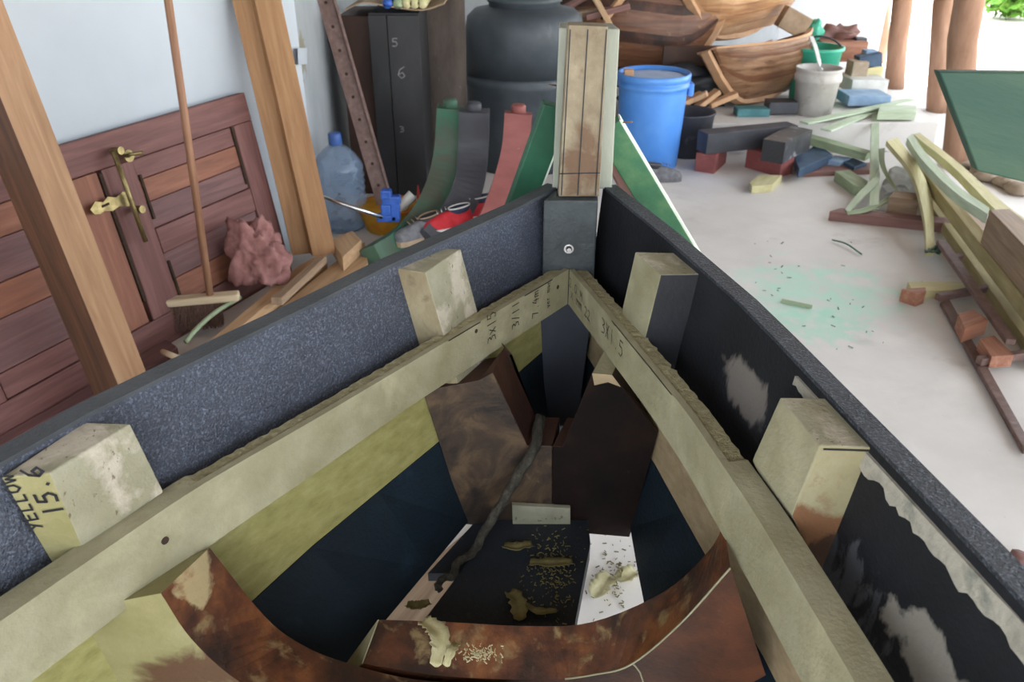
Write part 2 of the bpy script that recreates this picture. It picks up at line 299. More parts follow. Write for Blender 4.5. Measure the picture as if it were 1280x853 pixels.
logm = M('log_post_bark', ['84644f', '977560', 'a98873'], (9, 9, 2.5), 7, .8, .5, 30, over=[('6b4632', (7, 7, 4), .64, .76, .5)])
bucketm = M('dirty_white_plastic', ['a9a59e', 'b8b4ae', 'c4c1bc'], (7, 7, 7), 7, .55, .1, over=[('857b6c', (9, 9, 9), .58, .72, .6)])
greenpl = M('green_plastic', ['2f9478', '3aa285', '46ae92'], (6, 6, 6), 3, .4, 0)
gboard = M('green_washed_board', ['1b3f33', '2e4a38', '50563f'], (1.2, 6, 14), 7, .6, .4, 90, lo=.35, hi=.7)
leafm = M('leaf_green', ['4c7a2c', '6c9c3e', '90b95a'], (9, 9, 9), 3, .6, 0)
stonem = M('stones', ['7e6f60', '9a8a78', 'b5a797'], (9, 9, 9), 7, .9, .5)
shoeg = M('grey_shoe', ['55555a', '66666a', '7a7a7e'], (30, 30, 30), 4, .8, .2)
shoer = M('red_shoe', ['9c1c24', 'ac242c', 'b83038'], (30, 30, 30), 4, .8, .2)
shoen = M('navy_shoe', ['1b2236', '222a40', '2c344c'], (30, 30, 30), 4, .8, .2)
tealm = M('teal_paint', ['3f6f74', '4a7c80', '588a8c'], (9, 9, 9), 4, .6, .1)
white = M('off_white', ['b8b8b4', 'c6c6c2', 'd2d2ce'], (9, 9, 9), 4, .7, .05)
# ---------------- structure ----------------
def st(name, vs, mat): return mesh(name, vs, [(0, 1, 2, 3)], mat, kind='structure')
def boxs(name, lo, hi, mat, **k):
    x0, y0, z0 = lo; x1, y1, z1 = hi
    vs = [(x0, y0, z0), (x1, y0, z0), (x1, y1, z0), (x0, y1, z0), (x0, y0, z1), (x1, y0, z1), (x1, y1, z1), (x0, y1, z1)]
    return mesh(name, vs, HEXF, mat, **k)
e1 = V((-.41, -.91, 0)).normalized(); nin = V((.91, -.41, 0)).normalized()
W0 = V((-1.19, 3.59, 0)); WC = PL(372, 40, W0, nin); WC.z = 0           # corner of the left wall
def wallq(name, A, B, thick, h, mat):
    n = V((0, 0, 1)).cross(B - A).normalized() * thick
    return mesh(name, [A, B, B + n, A + n] + [p + V((0, 0, h)) for p in (A, B, B + n, A + n)], HEXF, mat, kind='structure')
WA = W0 + e1 * 8.5
mesh('floor', [(-6, -5, -.1), (3.75, -5, -.1), (3.75, 9.6, -.1), (-6, 9.6, -.1), (-6, -5, 0), (3.75, -5, 0), (3.75, 9.6, 0), (-6, 9.6, 0)], HEXF, floor_m, kind='structure')
wallq('wall_left', WA, WC, .2, 3.1, wall_m)
WD = V((-1.05, 6.6, 0)); wallq('wall_left.001', WC + V((-.02, .01, 0)), WD, .2, 3.1, oldwall_m)
WE = V((2.66, 8.75, 0)); wallq('wall_back', WD, WE, .2, 3.1, oldwall_m)
WF = V((3.6, 8.5, 0)); wallq('wall_right', WE, WF, .2, 3.1, bright_m)
boxs('ceiling', (-6, -2.2, 3.1), (4.7, 9.4, 3.2), roof_m, kind='structure')
mesh('ground', [(-40, -40, -.12), (60, -40, -.12), (60, 60, -.12), (-40, 60, -.12)], [(0, 1, 2, 3)], ground_m, kind='structure')
# raised step at the back
pa = Y(872, 148, 5.5)
slab_top = [V((.75, 5.5, .2)), V((2.86, 5.55, .2)), V((2.98, 7.2, .2)), V((2.8, 8.2, .2)), V((.9, 7.0, .2))]
prism('platform', slab_top, (0, 0, -.2), floor_m, kind='structure', grain=False, bevel=.01)
# plaster edge & patch & socket plate on the return wall
patch = []
for i in range(26):
    a = i / 26 * 2 * math.pi; r = 1 + .35 * noise.noise(V((math.cos(a) * 2, math.sin(a) * 2, 3)))
    patch.append((math.cos(a) * .085 * r, math.sin(a) * .26 * r))
dw = (WD - WC).normalized(); nw = V((dw.y, -dw.x, 0))
# ---------------- the boat ----------------
boat = thing('wooden_boat', 'unfinished boat hull with black topsides and pale ribs filling the foreground', 'boat', (0, .9, 0))
def interp(tab, y):
    tab = sorted(tab)
    if y <= tab[0][0]: return tab[0][1]
    for (a, p), (b, q) in zip(tab, tab[1:]):
        if y <= b: return p + (q - p) * (y - a) / (b - a)
    return tab[-1][1]
YS = [1.72, 1.6, 1.45, 1.312, 1.18, 1.05, .95, .86, .757, .62, .5, .3, .1, -.25, -.6]
def gl(u, v, z): p = Z(u, v, z); return (p.y, p.x)
GZ = [(-.6, .975), (1.2, .975), (1.72, .99)]
GL = [(1.72, .10), gl(680, 247, .989), gl(480, 339, .977), gl(290, 433, .975), gl(112, 521, .975), gl(0, 585, .975), (.5, -.73), (.1, -.92), (-.6, -1.15)]
GR = [gl(750, 233, .99), gl(824, 293, .982), gl(920, 377, .976), gl(943, 400, .975), gl(1140, 609, .975), gl(1249, 725, .975), gl(1280, 756, .975), (.1, .52), (-.6, .46)]
K1L = [(1.72, .115), (1.312, -.145), (1.05, -.335), (.86, -.455), (.757, -.52), (.5, -.67), (.1, -.86), (-.6, -1.08)]
K1LZ = [(1.72, .63), (1.312, .613), (.95, .58), (.757, .56), (-.6, .55)]
K1R = [(1.72, .165), (1.312, .279), (1.1, .327), (.86, .375), (.757, .39), (.5, .43), (.1, .46), (-.6, .4)]
K1RZ = [(1.72, .60), (1.312, .565), (1.1, .548), (-.6, .54)]
K2L = [(1.72, .13), (1.312, -.09), (1.05, -.225), (.86, -.335), (.757, -.39), (.5, -.5), (.1, -.66), (-.6, -.85)]
K2R = [(1.72, .15), (1.312, .243), (1.1, .242), (.86, .25), (.757, .255), (.5, .27), (.1, .27), (-.6, .2)]
def hp(tab, y, z): return V((interp(tab, y), y, z))
def strake(name, side, tabs, mat, th=.028, **k):
    (T, TZ), (B, BZ) = tabs; rings = []
    for y in YS:
        zt = interp(TZ, y) if isinstance(TZ, list) else TZ; zb = interp(BZ, y) if isinstance(BZ, list) else BZ
        t = hp(T, y, zt); b = hp(B, y, zb)
        tg = V((interp(T, y + .06) - interp(T, y - .06), .12, 0)).normalized()
        if y > 1.66: tg = V((interp(T, 1.66) - interp(T, 1.5), .16, 0)).normalized()
        out = tg.cross(V((0, 0, 1))) * (th if side > 0 else -th)
        rings.append([t, t + out, b + out, b])
    return loft(name, rings, mat, boat, smooth=False, **k)
def mid(T, K, KZ, z):
    res = []
    for y in YS:
        g = interp(T, y); kx = interp(K, y); kz = interp(KZ, y); gz = interp(GZ, y); f = (gz - z) / (gz - kz); res.append((y, g + (kx - g) * f))
    return res
ML, MR = mid(GL, K1L, K1LZ, .79), mid(GR, K1R, K1RZ, .74)
a = strake('topside_plank', -1, ((GL, GZ), (ML, .79)), blackL); a['label'] = 'black speckled topside plank on the left side'
a = strake('topside_plank', 1, ((GR, GZ), (MR, .74)), blackR); a['label'] = 'black topside plank on the right with scraped grey patches'
a = strake('middle_strake', -1, ((ML, .788), (K1L, K1LZ)), creamF); a['label'] = 'yellow green strake below the left beam'
a = strake('middle_strake', 1, ((MR, .738), (K1R, K1RZ)), tan); a['label'] = 'tan strake below the right beam'
k1l2 = [(y, z - .002) for y, z in K1LZ]; k1r2 = [(y, z - .002) for y, z in K1RZ]
a = strake('lower_strake', -1, ((K1L, k1l2), (K2L, .415)), navy, .024)
a = strake('lower_strake', 1, ((K1R, k1r2), (K2R, .40)), navy, .024)
# gunwale capping (granular top edge) as its own thin band
def capband(T, side, mat, w0=.030):
    rings = []
    for y in YS:
        p = hp(T, y, interp(GZ, y)); tg = V((interp(T, y + .06) - interp(T, y - .06), .12, 0)).normalized()
        if y > 1.66: tg = V((interp(T, 1.66) - interp(T, 1.5), .16, 0)).normalized()
        o = tg.cross(V((0, 0, 1))) * side
        rings.append([p - o * .001, p + o * w0, p + o * w0 + V((0, 0, .006)), p - o * .001 + V((0, 0, .006))])
    return loft('gunwale_edge', rings, mat, boat, smooth=False)
capL = M('grey_gunwale_edge', ['34373b', '3d4044', '474a4e'], (9, 9, 9), 6, .6, .4, 120, over=[('5f636b', (200, 200, 200), .62, .72, .5)])
capband(GL, -1, capL); capband(GR, 1, gunR)
# putty bead under the right gunwale, near part
pr = []
for i in range(60):
    y = .98 - i * .009; n1 = noise.noise(V((i * .31, 1, 2))); n2 = noise.noise(V((i * .7, 5, 2)))
    zz = interp(GZ, y) - .012; dpt = .014 + .012 * n1 + .008 * n2 + .018 * i / 60; x = interp(GR, y)
    xb = x + (interp(MR, y) - x) * (.012 + max(dpt, .004)) / .235
    xt = x + (interp(MR, y) - x) * .05
    pr.append([V((xt + .003, y, zz)), V((xt - .004, y, zz)), V((xb - .004, y, zz - max(dpt, .004))), V((xb + .003, y, zz - max(dpt, .004)))])
loft('putty_bead', pr, putty, boat, smooth=False)
# keel plank
KP = [(1.62, .07, .16), (1.245, -.058, .155), (1.052, -.153, .113), (.8, -.25, .07), (.3, -.38, .0), (-.6, -.62, -.24)]
loft('keel_plank', [[V((l, y, .42)), V((r, y, .42)), V((r, y, .375)), V((l, y, .375))] for y, l, r in KP], navyk, boat, smooth=False)
prism('shade_plank', [V((-.12, 1.17, .412)), V((-.095, 1.17, .412)), V((-.045, 1.245, .412)), V((.09, 1.55, .412)), V((.09, 1.62, .412)), V((-.01, 1.45, .412)), V((-.085, 1.30, .412)), V((-.16, 1.17, .412))], (0, 0, -.02), navyk, boat, 0)  # dark plank added to close the left gap and shade the floor
# stem: block, apron, post
def hexa(name, f4, b4, mat, parent, bevel=.003, **k):
    return mesh(name, [V(p) for p in f4] + [V(p) for p in b4], HEXF, mat, parent, None, bevel, **k)
xl, xr = .065, .178
hexa('stem_block', [(xl, 1.64, .80), (xr, 1.64, .80), (xr, 1.64, .99), (xl, 1.64, .99)], [(.10, 1.735, .80), (.185, 1.735, .80), (.185, 1.735, .99), (.10, 1.735, .99)], stemblk, boat)
hexa('stem_apron', [(.052, 1.648, .42), (.158, 1.648, .42), (.183, 1.648, .798), (.062, 1.648, .798)], [(.10, 1.735, .42), (.15, 1.735, .42), (.18, 1.735, .798), (.10, 1.735, .798)], apron_m, boat)
post = hexa('stem_post', [(.097, 1.66, .992), (.182, 1.66, .992), (.182, 1.66, 1.327), (.107, 1.66, 1.33)], [(.097, 1.708, .992), (.182, 1.708, .992), (.182, 1.708, 1.327), (.107, 1.708, 1.33)], postf, boat, .002, label='narrow browned stem face with pencil lines')
for xa, xb in ((.103, .1105), (.137, .144), (.174, .1795)):
    hexa('pencil_line', [(xa - .001, 1.6585, .995), (xa + .001, 1.6585, .995), (xb + .001, 1.6585, 1.322), (xb - .001, 1.6585, 1.322)], [(xa - .001, 1.66, .995), (xa + .001, 1.66, .995), (xb + .001, 1.66, 1.322), (xb - .001, 1.66, 1.322)], ink, post, 0)
hexa('pencil_line', [(.098, 1.6585, 1.040), (.181, 1.6585, 1.042), (.181, 1.6585, 1.044), (.098, 1.6585, 1.042)], [(.098, 1.66, 1.040), (.181, 1.66, 1.042), (.181, 1.66, 1.044), (.098, 1.66, 1.042)], ink, post, 0)
hexa('stem_back', [(.086, 1.71, .992), (.214, 1.71, .992), (.211, 1.71, 1.316), (.092, 1.71, 1.318)], [(.092, 1.79, .992), (.208, 1.79, .992), (.205, 1.79, 1.316), (.097, 1.79, 1.318)], postg, boat, .003, label='wider pale green stem piece behind')
hexa('stem_foot', [(.10, 1.737, .2), (.17, 1.737, .2), (.18, 1.737, .99), (.10, 1.737, .99)], [(.12, 1.80, .2), (.15, 1.80, .2), (.16, 1.80, .99), (.12, 1.80, .99)], blk, boat)
bc = Y(711, 311, 1.64)
def disc(name, c, n, r, th, mat, parent, seg=20, hole=0):
    n = V(n).normalized(); a = n.orthogonal().normalized(); b = n.cross(a); rings = []
    for d in (0, th): rings.append([c + n * d + (a * math.cos(2 * math.pi * j / seg) + b * math.sin(2 * math.pi * j / seg)) * r for j in range(seg)])
    return loft(name, rings, mat, parent, smooth=False)
wsh = disc('washer', bc, (0, -1, 0), .0105, .002, steel, boat)
disc('bolt_head', bc + V((0, -.002, 0)), (0, -1, 0), .0065, .002, holem, wsh)
disc('nut', bc + V((0, -.004, 0)), (0, -1, 0), .0048, .006, steel, wsh, 6)
# long beams (clamps)
def resample(pts, step=.01, it=30):
    pts = [V(p) for p in pts]; out = []
    for a_, b_ in zip(pts, pts[1:]):
        n = max(1, int((b_ - a_).length / step)); out += [a_.lerp(b_, i / n) for i in range(n)]
    out.append(pts[-1])
    for _ in range(it): out = [out[0]] + [(out[i - 1] + out[i] * 2 + out[i + 1]) / 4 for i in range(1, len(out) - 1)] + [out[-1]]
    return out
def beam(pts, side, rough_from, label, wtab):
    P = resample(pts); rings = []; zz = V((0, 0, 1)); g = []
    for i, p in enumerate(P):
        t = (P[min(i + 1, len(P) - 1)] - P[max(i - 1, 0)]); t.z = 0; t.normalize(); o = t.cross(zz) * side
        w = wtab; j = 0; dz = 0
        if p.y > rough_from: j = .004 * noise.noise(V((i * .9, 3, side))) + .003 * noise.noise(V((i * 2.3, 9, side))); dz = -.005
        hb_ = -(.083 + .019 * max(0, min(1, (1.2 - p.y) / .35)))
        rings.append([p + V((0, 0, hb_)), p, p + o * .011 + V((0, 0, .0)), p + o * .0115 + V((0, 0, dz + j * .3)), p + o * (w * .6) + V((0, 0, dz + j * .8)), p + o * (w + j) + V((0, 0, dz - .001)), p + o * w + V((0, 0, hb_))])
    ob = loft('inwale_beam', rings, cream, boat, smooth=False); ob['label'] = label
    ob.data.materials.append(fuzz); n = 7
    for f in ob.data.polygons:
        js = sorted(set(v % n for v in f.vertices)); cy = sum(ob.data.vertices[v].co.y for v in f.vertices) / len(f.vertices) + .9
        if js in ([3, 4], [4, 5], [2, 3]) and cy > rough_from: f.material_index = 1
    return ob
bpL = [V((.122, 1.635, .838)), Z(600, 402, .85), Z(400, 521, .855), Z(243, 611, .855), Z(0, 777, .855), V((-.68, .42, .855)), V((-.95, -.2, .855)), V((-1.1, -.6, .855))]
bpR = [V((.1235, 1.635, .838)), Z(765, 400, .852), Z(863, 521, .855), Z(901, 579, .855), Z(940, 635, .855), Z(1069, 853, .855), V((.37, .3, .855)), V((.37, -.2, .855)), V((.33, -.6, .855))]
BL = beam(bpL, 1, .88, 'long pale beam along the left side with handwritten numbers', .036)
BR = beam(bpR, -1, .93, 'long pale beam along the right side with a bevelled near end', .040)
class Face:
    """inner face of a beam as a (length, height) surface"""
    def __init__(self, pts, inward):
        self.P = resample(pts); self.S = [0]; self.inw = inward
        for a_, b_ in zip(self.P, self.P[1:]): self.S.append(self.S[-1] + (b_ - a_).length)
    def nrm(self, i):
        t = self.P[min(i + 1, len(self.P) - 1)] - self.P[max(i - 1, 0)]; t.z = 0; t.normalize(); return t.cross(V((0, 0, 1))) * self.inw
    def at(self, s_, h, off=.0012):
        for i in range(len(self.P) - 1):
            if self.S[i + 1] >= s_ or i == len(self.P) - 2:
                f = (s_ - self.S[i]) / (self.S[i + 1] - self.S[i]); p = self.P[i].lerp(self.P[i + 1], f); return p + V((0, 0, h)) + self.nrm(i) * off
    def find(self, u, v):
        for i in range(len(self.P) - 1):
            n = self.nrm(i); p = PL(u, v, self.P[i], n); t = self.P[i + 1] - self.P[i]; f = (p - self.P[i]).dot(V((t.x, t.y, 0))) / (t.x ** 2 + t.y ** 2)
            if -.02 <= f <= 1.02: return self.S[i] + f * t.length, p.z - (self.P[i].z + f * t.z)
    def write(self, text, u, v, up, h, wd, lw, parent):
        """up=True: reads upwards, else reads along the beam"""
        s0, h0 = self.find(u, v); vs = []; fs = []
        for i, ch in enumerate(text):
            for st_ in S.get(ch, []):
                Q = [((i * 1.2 + a_) * wd, b_ * h) for a_, b_ in st_]
                for p, q in zip(Q, Q[1:]):
                    dx, dy = q[0] - p[0], q[1] - p[1]; l = math.hypot(dx, dy) or 1; nx, ny = -dy / l * lw / 2, dx / l * lw / 2; ex, ey = dx / l * lw * .3, dy / l * lw * .3; k = len(vs)
                    for x0, y0 in ((p[0] - nx - ex, p[1] - ny - ey), (q[0] - nx + ex, q[1] - ny + ey), (q[0] + nx + ex, q[1] + ny + ey), (p[0] + nx - ex, p[1] + ny - ey)):
                        vs.append(self.at(s0 + y0, h0 + x0) if up else self.at(s0 + x0, h0 + y0))
                    fs.append((k, k + 1, k + 2, k + 3))
        return mesh('marker_writing', vs, fs, ink, parent)
    def hole(self, u, v, r, parent):
        q = self.find(u, v); disc('bolt_hole', self.at(*q, 0.0002), self.nrm(5), r, .001, holem, parent, 14)
FL = Face(bpL, -1); FR = Face(bpR, 1)
if FL.nrm(50).dot(-FL.P[50]) < 0: FL.inw = 1
if FR.nrm(50).dot(-FR.P[50]) < 0: FR.inw = -1
for tx, u, v, h_, w_, l_ in (('3x15', 619, 424, .026, .0135, .0018), ('3/11', 648, 407, .024, .0125, .0018), ('7.4m', 672, 394, .022, .0125, .0018), ('yer mar', 686, 384, .014, .0075, .0014)): FL.write(tx, u, v, True, h_, w_, l_, BL)
for tx, u, v, h_, w_, l_ in (('3X1.5', 752, 414, .030, .020, .002), ('2.0 M', 712, 357, .02, .016, .0017), ('x mm 22', 714, 372, .022, .016, .0017)): FR.write(tx, u, v, False, h_, w_, l_, BR)
FL.hole(595, 414, .004, BL); FL.hole(697, 359, .0045, BL); FL.hole(206, 676, .0055, BL)
def seamline(F, px0, px1, nm='seam_line', dz=-.002):
    s0, _ = F.find(*px0); s1, _ = F.find(*px1); n = 40
    loft(nm, [[F.at(s0 + (s1 - s0) * i / n, dz), F.at(s0 + (s1 - s0) * i / n, dz + .0022)] for i in range(n + 1)], ink, BL if F is FL else BR, closed=False, caps=False, smooth=False)
seamline(FL, (690, 350), (655, 373)); seamline(FL, (600, 404), (560, 428)); seamline(FR, (765, 402), (840, 500))
# ribs and frames
def ringprism(name, aftI, fwdI, fwdO, aftO, mat, bevel=.0, mats=None, **k):
    rings = [[V(a), V(b), V(c), V(d)] for a, b, c, d in zip(aftI, fwdI, fwdO, aftO)]
    o = loft(name, rings, mat, boat, smooth=False, **k)
    if mats:   # materials per side: [aftI-fwdI (inner), fwd, outer, aft]
        for m in mats[1:]: o.data.materials.append(m)
        for f in o.data.polygons:
            js = sorted(set(v % 4 for v in f.vertices))
            if js == [0, 1]: f.material_index = 1
            elif len(js) == 4: f.material_index = 2
    if bevel:
        b = o.modifiers.new('bevel', 'BEVEL'); b.width = bevel; b.segments = 2; b.limit_method = 'ANGLE'; b.angle_limit = R(50)
    return o
yA = 1.312
def rib(aft_in, fwd_in, fwd_out, aft_out, zb, drift, mats, **k):
    """a short rib head: four top corners, extruded down with the flare (drift per metre down)"""
    top = [V(p) for p in (aft_in, fwd_in, fwd_out, aft_out)]; dz = top[0].z - zb
    bot = [p + V((drift * dz, 0, -dz)) for p in top]
    o = loft('rib', [top, bot], mats[0], boat, smooth=False)
    for m in mats[1:]: o.data.materials.append(m)
    for f in o.data.polygons:
        zc = sum(o.data.vertices[v].co.z for v in f.vertices) / 4; vs = set(v % 4 for v in f.vertices)
        if len(vs) == 4: f.material_index = 0 if zc > .9 else 1
        elif vs == {0, 3}: f.material_index = 1
        elif vs == {0, 1}: f.material_index = 2
        else: f.material_index = 1
    b = o.modifiers.new('bevel', 'BEVEL'); b.width = .002; b.segments = 2
    for kk, vv in k.items(): o[kk] = vv
    return o
zt = .97
r1l = rib(Z(531.5, 341, zt), Z(576, 311, zt), Z(534, 309.5, zt), Z(483, 335, zt), .74, .22, [ribtop, ribbrown, ribtop], label='pale rib head beside the left plank, brown aft face')
r1r = rib(Z(826, 344, zt), Z(794, 315, zt), Z(845, 316, zt), Z(876, 343, zt), .74, -.14, [ribtop, blk, cream], label='rib head beside the right plank with black aft face')
# forward floor timber: V-shaped plate in two halves
def YY(pts, y=yA): return [Y(u, v, y) for u, v in pts]
def vplate(name, px, mat, matB, shift, **k):
    A = YY(px); n = len(A); B = [p + V((shift(p), .10, 0)) for p in A]; vs = A + B
    fs = [tuple(range(n)), tuple(range(2 * n - 1, n - 1, -1))] + [(i, (i + 1) % n, (i + 1) % n + n, i + n) for i in range(n)]
    o = mesh(name, vs, fs, mat, boat, None, .0015, **k); o.data.materials.append(matB)
    for f in o.data.polygons:
        if abs(f.normal.y) < .8: f.material_index = 1
    o.data.materials.append(cream)
    for f in o.data.polygons:
        if f.normal.z > .6 and f.center.z > .7: f.material_index = 2
    return o
sh = lambda p: (.055 if p.x < .06 else -.02) if abs(p.x - .07) > .07 else .0
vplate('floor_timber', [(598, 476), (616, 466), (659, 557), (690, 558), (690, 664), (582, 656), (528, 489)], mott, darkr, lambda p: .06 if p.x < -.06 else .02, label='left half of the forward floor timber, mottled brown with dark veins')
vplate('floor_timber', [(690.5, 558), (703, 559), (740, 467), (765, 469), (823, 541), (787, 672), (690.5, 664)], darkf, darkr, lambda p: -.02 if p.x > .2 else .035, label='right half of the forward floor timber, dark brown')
tanp = YY([(740, 467), (765, 469), (776, 484), (760, 478), (743, 482)], yA - .0015)
prism('tan_end_patch', tanp, (0, .001, 0), tan, boat, 0)
prism('limber_block', YY([(640, 632), (713, 636), (713, 667), (641, 663)], 1.300), (0, .011, 0), M('limber_pale', ['7e7c6a', '8a8876', '989684'], (20, 20, 20), 6, .7, .3, 90, over=[('4b3c2c', (40, 40, 40), .64, .70, .8)]), boat, .001)
# near frame, left futtock
def Y2(pts, y): return [Y(u, v, y) for u, v in pts]
ya, yf = .757, .86
aI = [Z(62, 592, zt), Y(103, 685, ya)] + Y2([(200, 740), (240, 800), (300, 853)], ya) + [V((-.28, ya, .55)), V((-.15, ya, .505)), V((.0, ya, .49))]
fI = [Z(163, 530, zt), Y(205, 615, yf)] + Y2([(262, 685), (330, 770), (375, 805), (430, 828), (520, 850)], yf) + [V((.0, yf, .485))]
_p, _q, _r = Z(62, 592, zt), Z(1, 597, zt), Y(65, 705, ya)
aI[1] = PL(103, 685, _p, (_q - _p).cross(_r - _p).normalized())
aO = [Z(1, 597, zt), Y(65, 705, ya), V((-.553, ya, .752)), V((-.532, ya, .60)), V((-.46, ya, .49)), V((-.385, ya, .42)), V((-.2, ya, .42)), V((0, ya, .42))]
fO = [Z(105, 528, zt), Y(60, 660, yf) , V((-.475, yf, .70)), V((-.45, yf, .57)), V((-.40, yf, .49)), V((-.33, yf, .42)), V((-.2, yf, .42)), V((0, yf, .42))]
fO[1] = V((-.515, yf, .82))
rl = loft('rib', [[aI[i], fI[i], fO[i], aO[i]] for i in (0, 1)], ribtop, boat, smooth=False, label='large pale rib head at left with handwriting on its aft face')
rl.data.materials.append(ribL2); rl.data.materials.append(ribtop)
for f in rl.data.polygons:
    vs = set(v % 4 for v in f.vertices)
    if vs == {0, 3}: f.material_index = 1
b = rl.modifiers.new('bevel', 'BEVEL'); b.width = .002; b.segments = 2
def sm4(*ls): return [smoothpath(l, 5) for l in ls]
fl = ringprism('futtock', *sm4([Y(201, 742, ya)] + aI[3:], fI[2:], fO[2:], aO[2:]), ribL2, 0, [ribL2, burn, ribL2], label='curved left futtock with scorched orange brown inner face')
# near frame, right futtock and floor
def bl(u, v, y): return Y(u, v, y)
aI = [Y(455, 830, .875), Y(560, 846, .875), Y(680, 850, .87), Y(745, 843, .86), Y(790, 830, .85), Y(850, 780, .83), Y(915, 705, .815), Y(990, 645, .808), Z(1025, 557, zt)]
fI = [Y(475, 775, .95), Y(560, 778, .95), Y(660, 783, .945), Y(740, 778, .94), Y(830, 740, .93), Y(885, 690, .92), Y(905, 655, .92), Y(940, 575, .916), Z(975, 497, zt)]
aO = [V((-.30, .875, .43)), V((-.12, .875, .425)), V((.03, .87, .425)), V((.12, .86, .425)), V((.22, .85, .425)), V((.30, .83, .48)), V((.365, .815, .56)), V((.405, .808, .76)), Z(1093, 560, zt)]
fO = [V((-.26, .95, .43)), V((-.12, .95, .425)), V((.03, .945, .425)), V((.12, .94, .425)), V((.21, .93, .425)), V((.28, .92, .48)), V((.34, .92, .56)), V((.385, .916, .76)), Z(1040, 498, zt)]
aI7 = aI[:6] + [Y(913, 710, .815)]
fr = ringprism('futtock', *sm4(aI7, fI[:7], fO[:7], aO[:7]), burnd, 0, [burnd, burn, burnd], label='dark scorched right futtock and floor of the near frame')
rr = loft('rib', [[aI[i], fI[i], fO[i], aO[i]] for i in (8, 7)], ribtop, boat, smooth=False, label='large rib head at right with scorched brown aft face')
rr.data.materials.append(ribburn); rr.data.materials.append(cream)
for f in rr.data.polygons:
    vs = set(v % 4 for v in f.vertices)
    if vs == {0, 3}: f.material_index = 1
    elif vs == {0, 1}: f.material_index = 2
b = rr.modifiers.new('bevel', 'BEVEL'); b.width = .002; b.segments = 2
# pale cut end of the right floor piece
vs = [aI[0], fI[0], fO[0], aO[0]]
endp = [p + V((-.0015, 0, 0)) for p in vs]
prism('cut_end', endp, (-.002, 0, 0), cream, boat, 0)
for o_, zc_, mi in ((fl, .79, 0), (fr, .80, 3)):
    if mi == 3: o_.data.materials.append(cream); o_.data.materials.append(ribburn)
    for f in o_.data.polygons:
        c_ = f.center.z; js = sorted(set(v % 4 for v in f.vertices))
        if c_ > zc_ and js == [0, 1]: f.material_index = mi
        if mi == 3 and c_ > zc_ - .04 and js == [0, 3]: f.material_index = 4
gl_ = smoothpath(aI7, 6); sweep('glue_line', [p + V((0, -.0005, 0)) for p in gl_[14:]], .003, .003, cream, boat, n=1, round_=6)
sweep('glue_line', [p + V((0, -.0012, 0)) for p in (Y(790, 828, .85), Y(800, 840, .85), Y(806, 860, .85))], .003, .003, cream, boat, n=2, round_=6)
# writing on the left rib's aft face
pA, pB, pC = Z(62, 592, zt), Z(1, 597, zt), Y(65, 705, .757)
nA = (pB - pA).cross(pC - pA).normalized()
if nA.dot(-pA + V((0, 0, 1))) < 0: nA = -nA
def wy(txt, u, v, u2, v2, h, wd, lw):
    O = PL(u, v, pA, nA); X = (PL(u2, v2, pA, nA) - O).normalized(); Yd = nA.cross(X)
    write(txt, O, X, Yd, h, wd, lw, ink, rl, .0012)
wy('YELLOW', 55, 661, 22, 604, .016, .0125, .0027)
wy('15.6', 82, 642, 60, 600, .022, .0165, .0036)
for rb, (p, q), n_ in ((r1l, ((541, 366.5), (582, 343.5)), None),):
    A0, B0, C0 = Z(531.5, 341, zt), Z(576, 311, zt), Y(543, 410, 1.312); n0 = (B0 - A0).cross(C0 - A0).normalized()
    if n0.dot(-A0) < 0: n0 = -n0
    a_, b_ = PL(*p, A0, n0) + n0 * .002, PL(*q, A0, n0) + n0 * .002; bar('pencil_line', a_, b_, .002, .001, ink, rb, up=n0, bevel=0)
A0, B0, C0 = Z(1025, 557, zt), Z(1093, 560, zt), Y(990, 645, .808); n0 = (B0 - A0).cross(C0 - A0).normalized()
if n0.dot(-A0) < 0: n0 = -n0
bar('pencil_line', PL(1029, 561, A0, n0) + n0 * .001, PL(1089, 563, A0, n0) + n0 * .001, .002, .001, ink, rr, up=n0, bevel=0)
# supports under the boat
for yy, xx in ((1.15, -.05), (.0, -.3), (-.5, -.42)):
    bar('keel_block', V((xx - .06, yy, .0)), V((xx + .06, yy, .0)), .1, .373, brownb, boat)
# rope
rp = [Y(675, 522, 1.38), Y(668, 560, 1.30), Y(650, 590, 1.27), Y(630, 625, 1.24), Y(608, 660, 1.215), Z(592, 690, .43), Z(572, 703, .43), Z(566, 720, .432), Z(556, 722, .432), Z(547, 732, .432), Z(550, 738, .432)]
ropeP = smoothpath(rp, 16); vsr = []
rings = []
for i, p in enumerate(ropeP):
    t = (ropeP[min(i + 1, len(ropeP) - 1)] - ropeP[max(i - 1, 0)]).normalized(); y_ = V((0, 0, 1)).cross(t)
    if y_.length < .01: y_ = V((1, 0, 0))
    y_.normalize(); z_ = t.cross(y_); rad = .0105 * (1 - .45 * i / len(ropeP))
    rings.append([p + (y_ * math.cos(a) + z_ * math.sin(a)) * rad * (1 + .16 * math.cos(3 * a + i * .55)) for a in [2 * math.pi * j / 12 for j in range(12)]])
tag(loft('rope', rings, rope_m, None), 'dirty grey rope hanging over the forward floor timber into the bilge', 'rope')
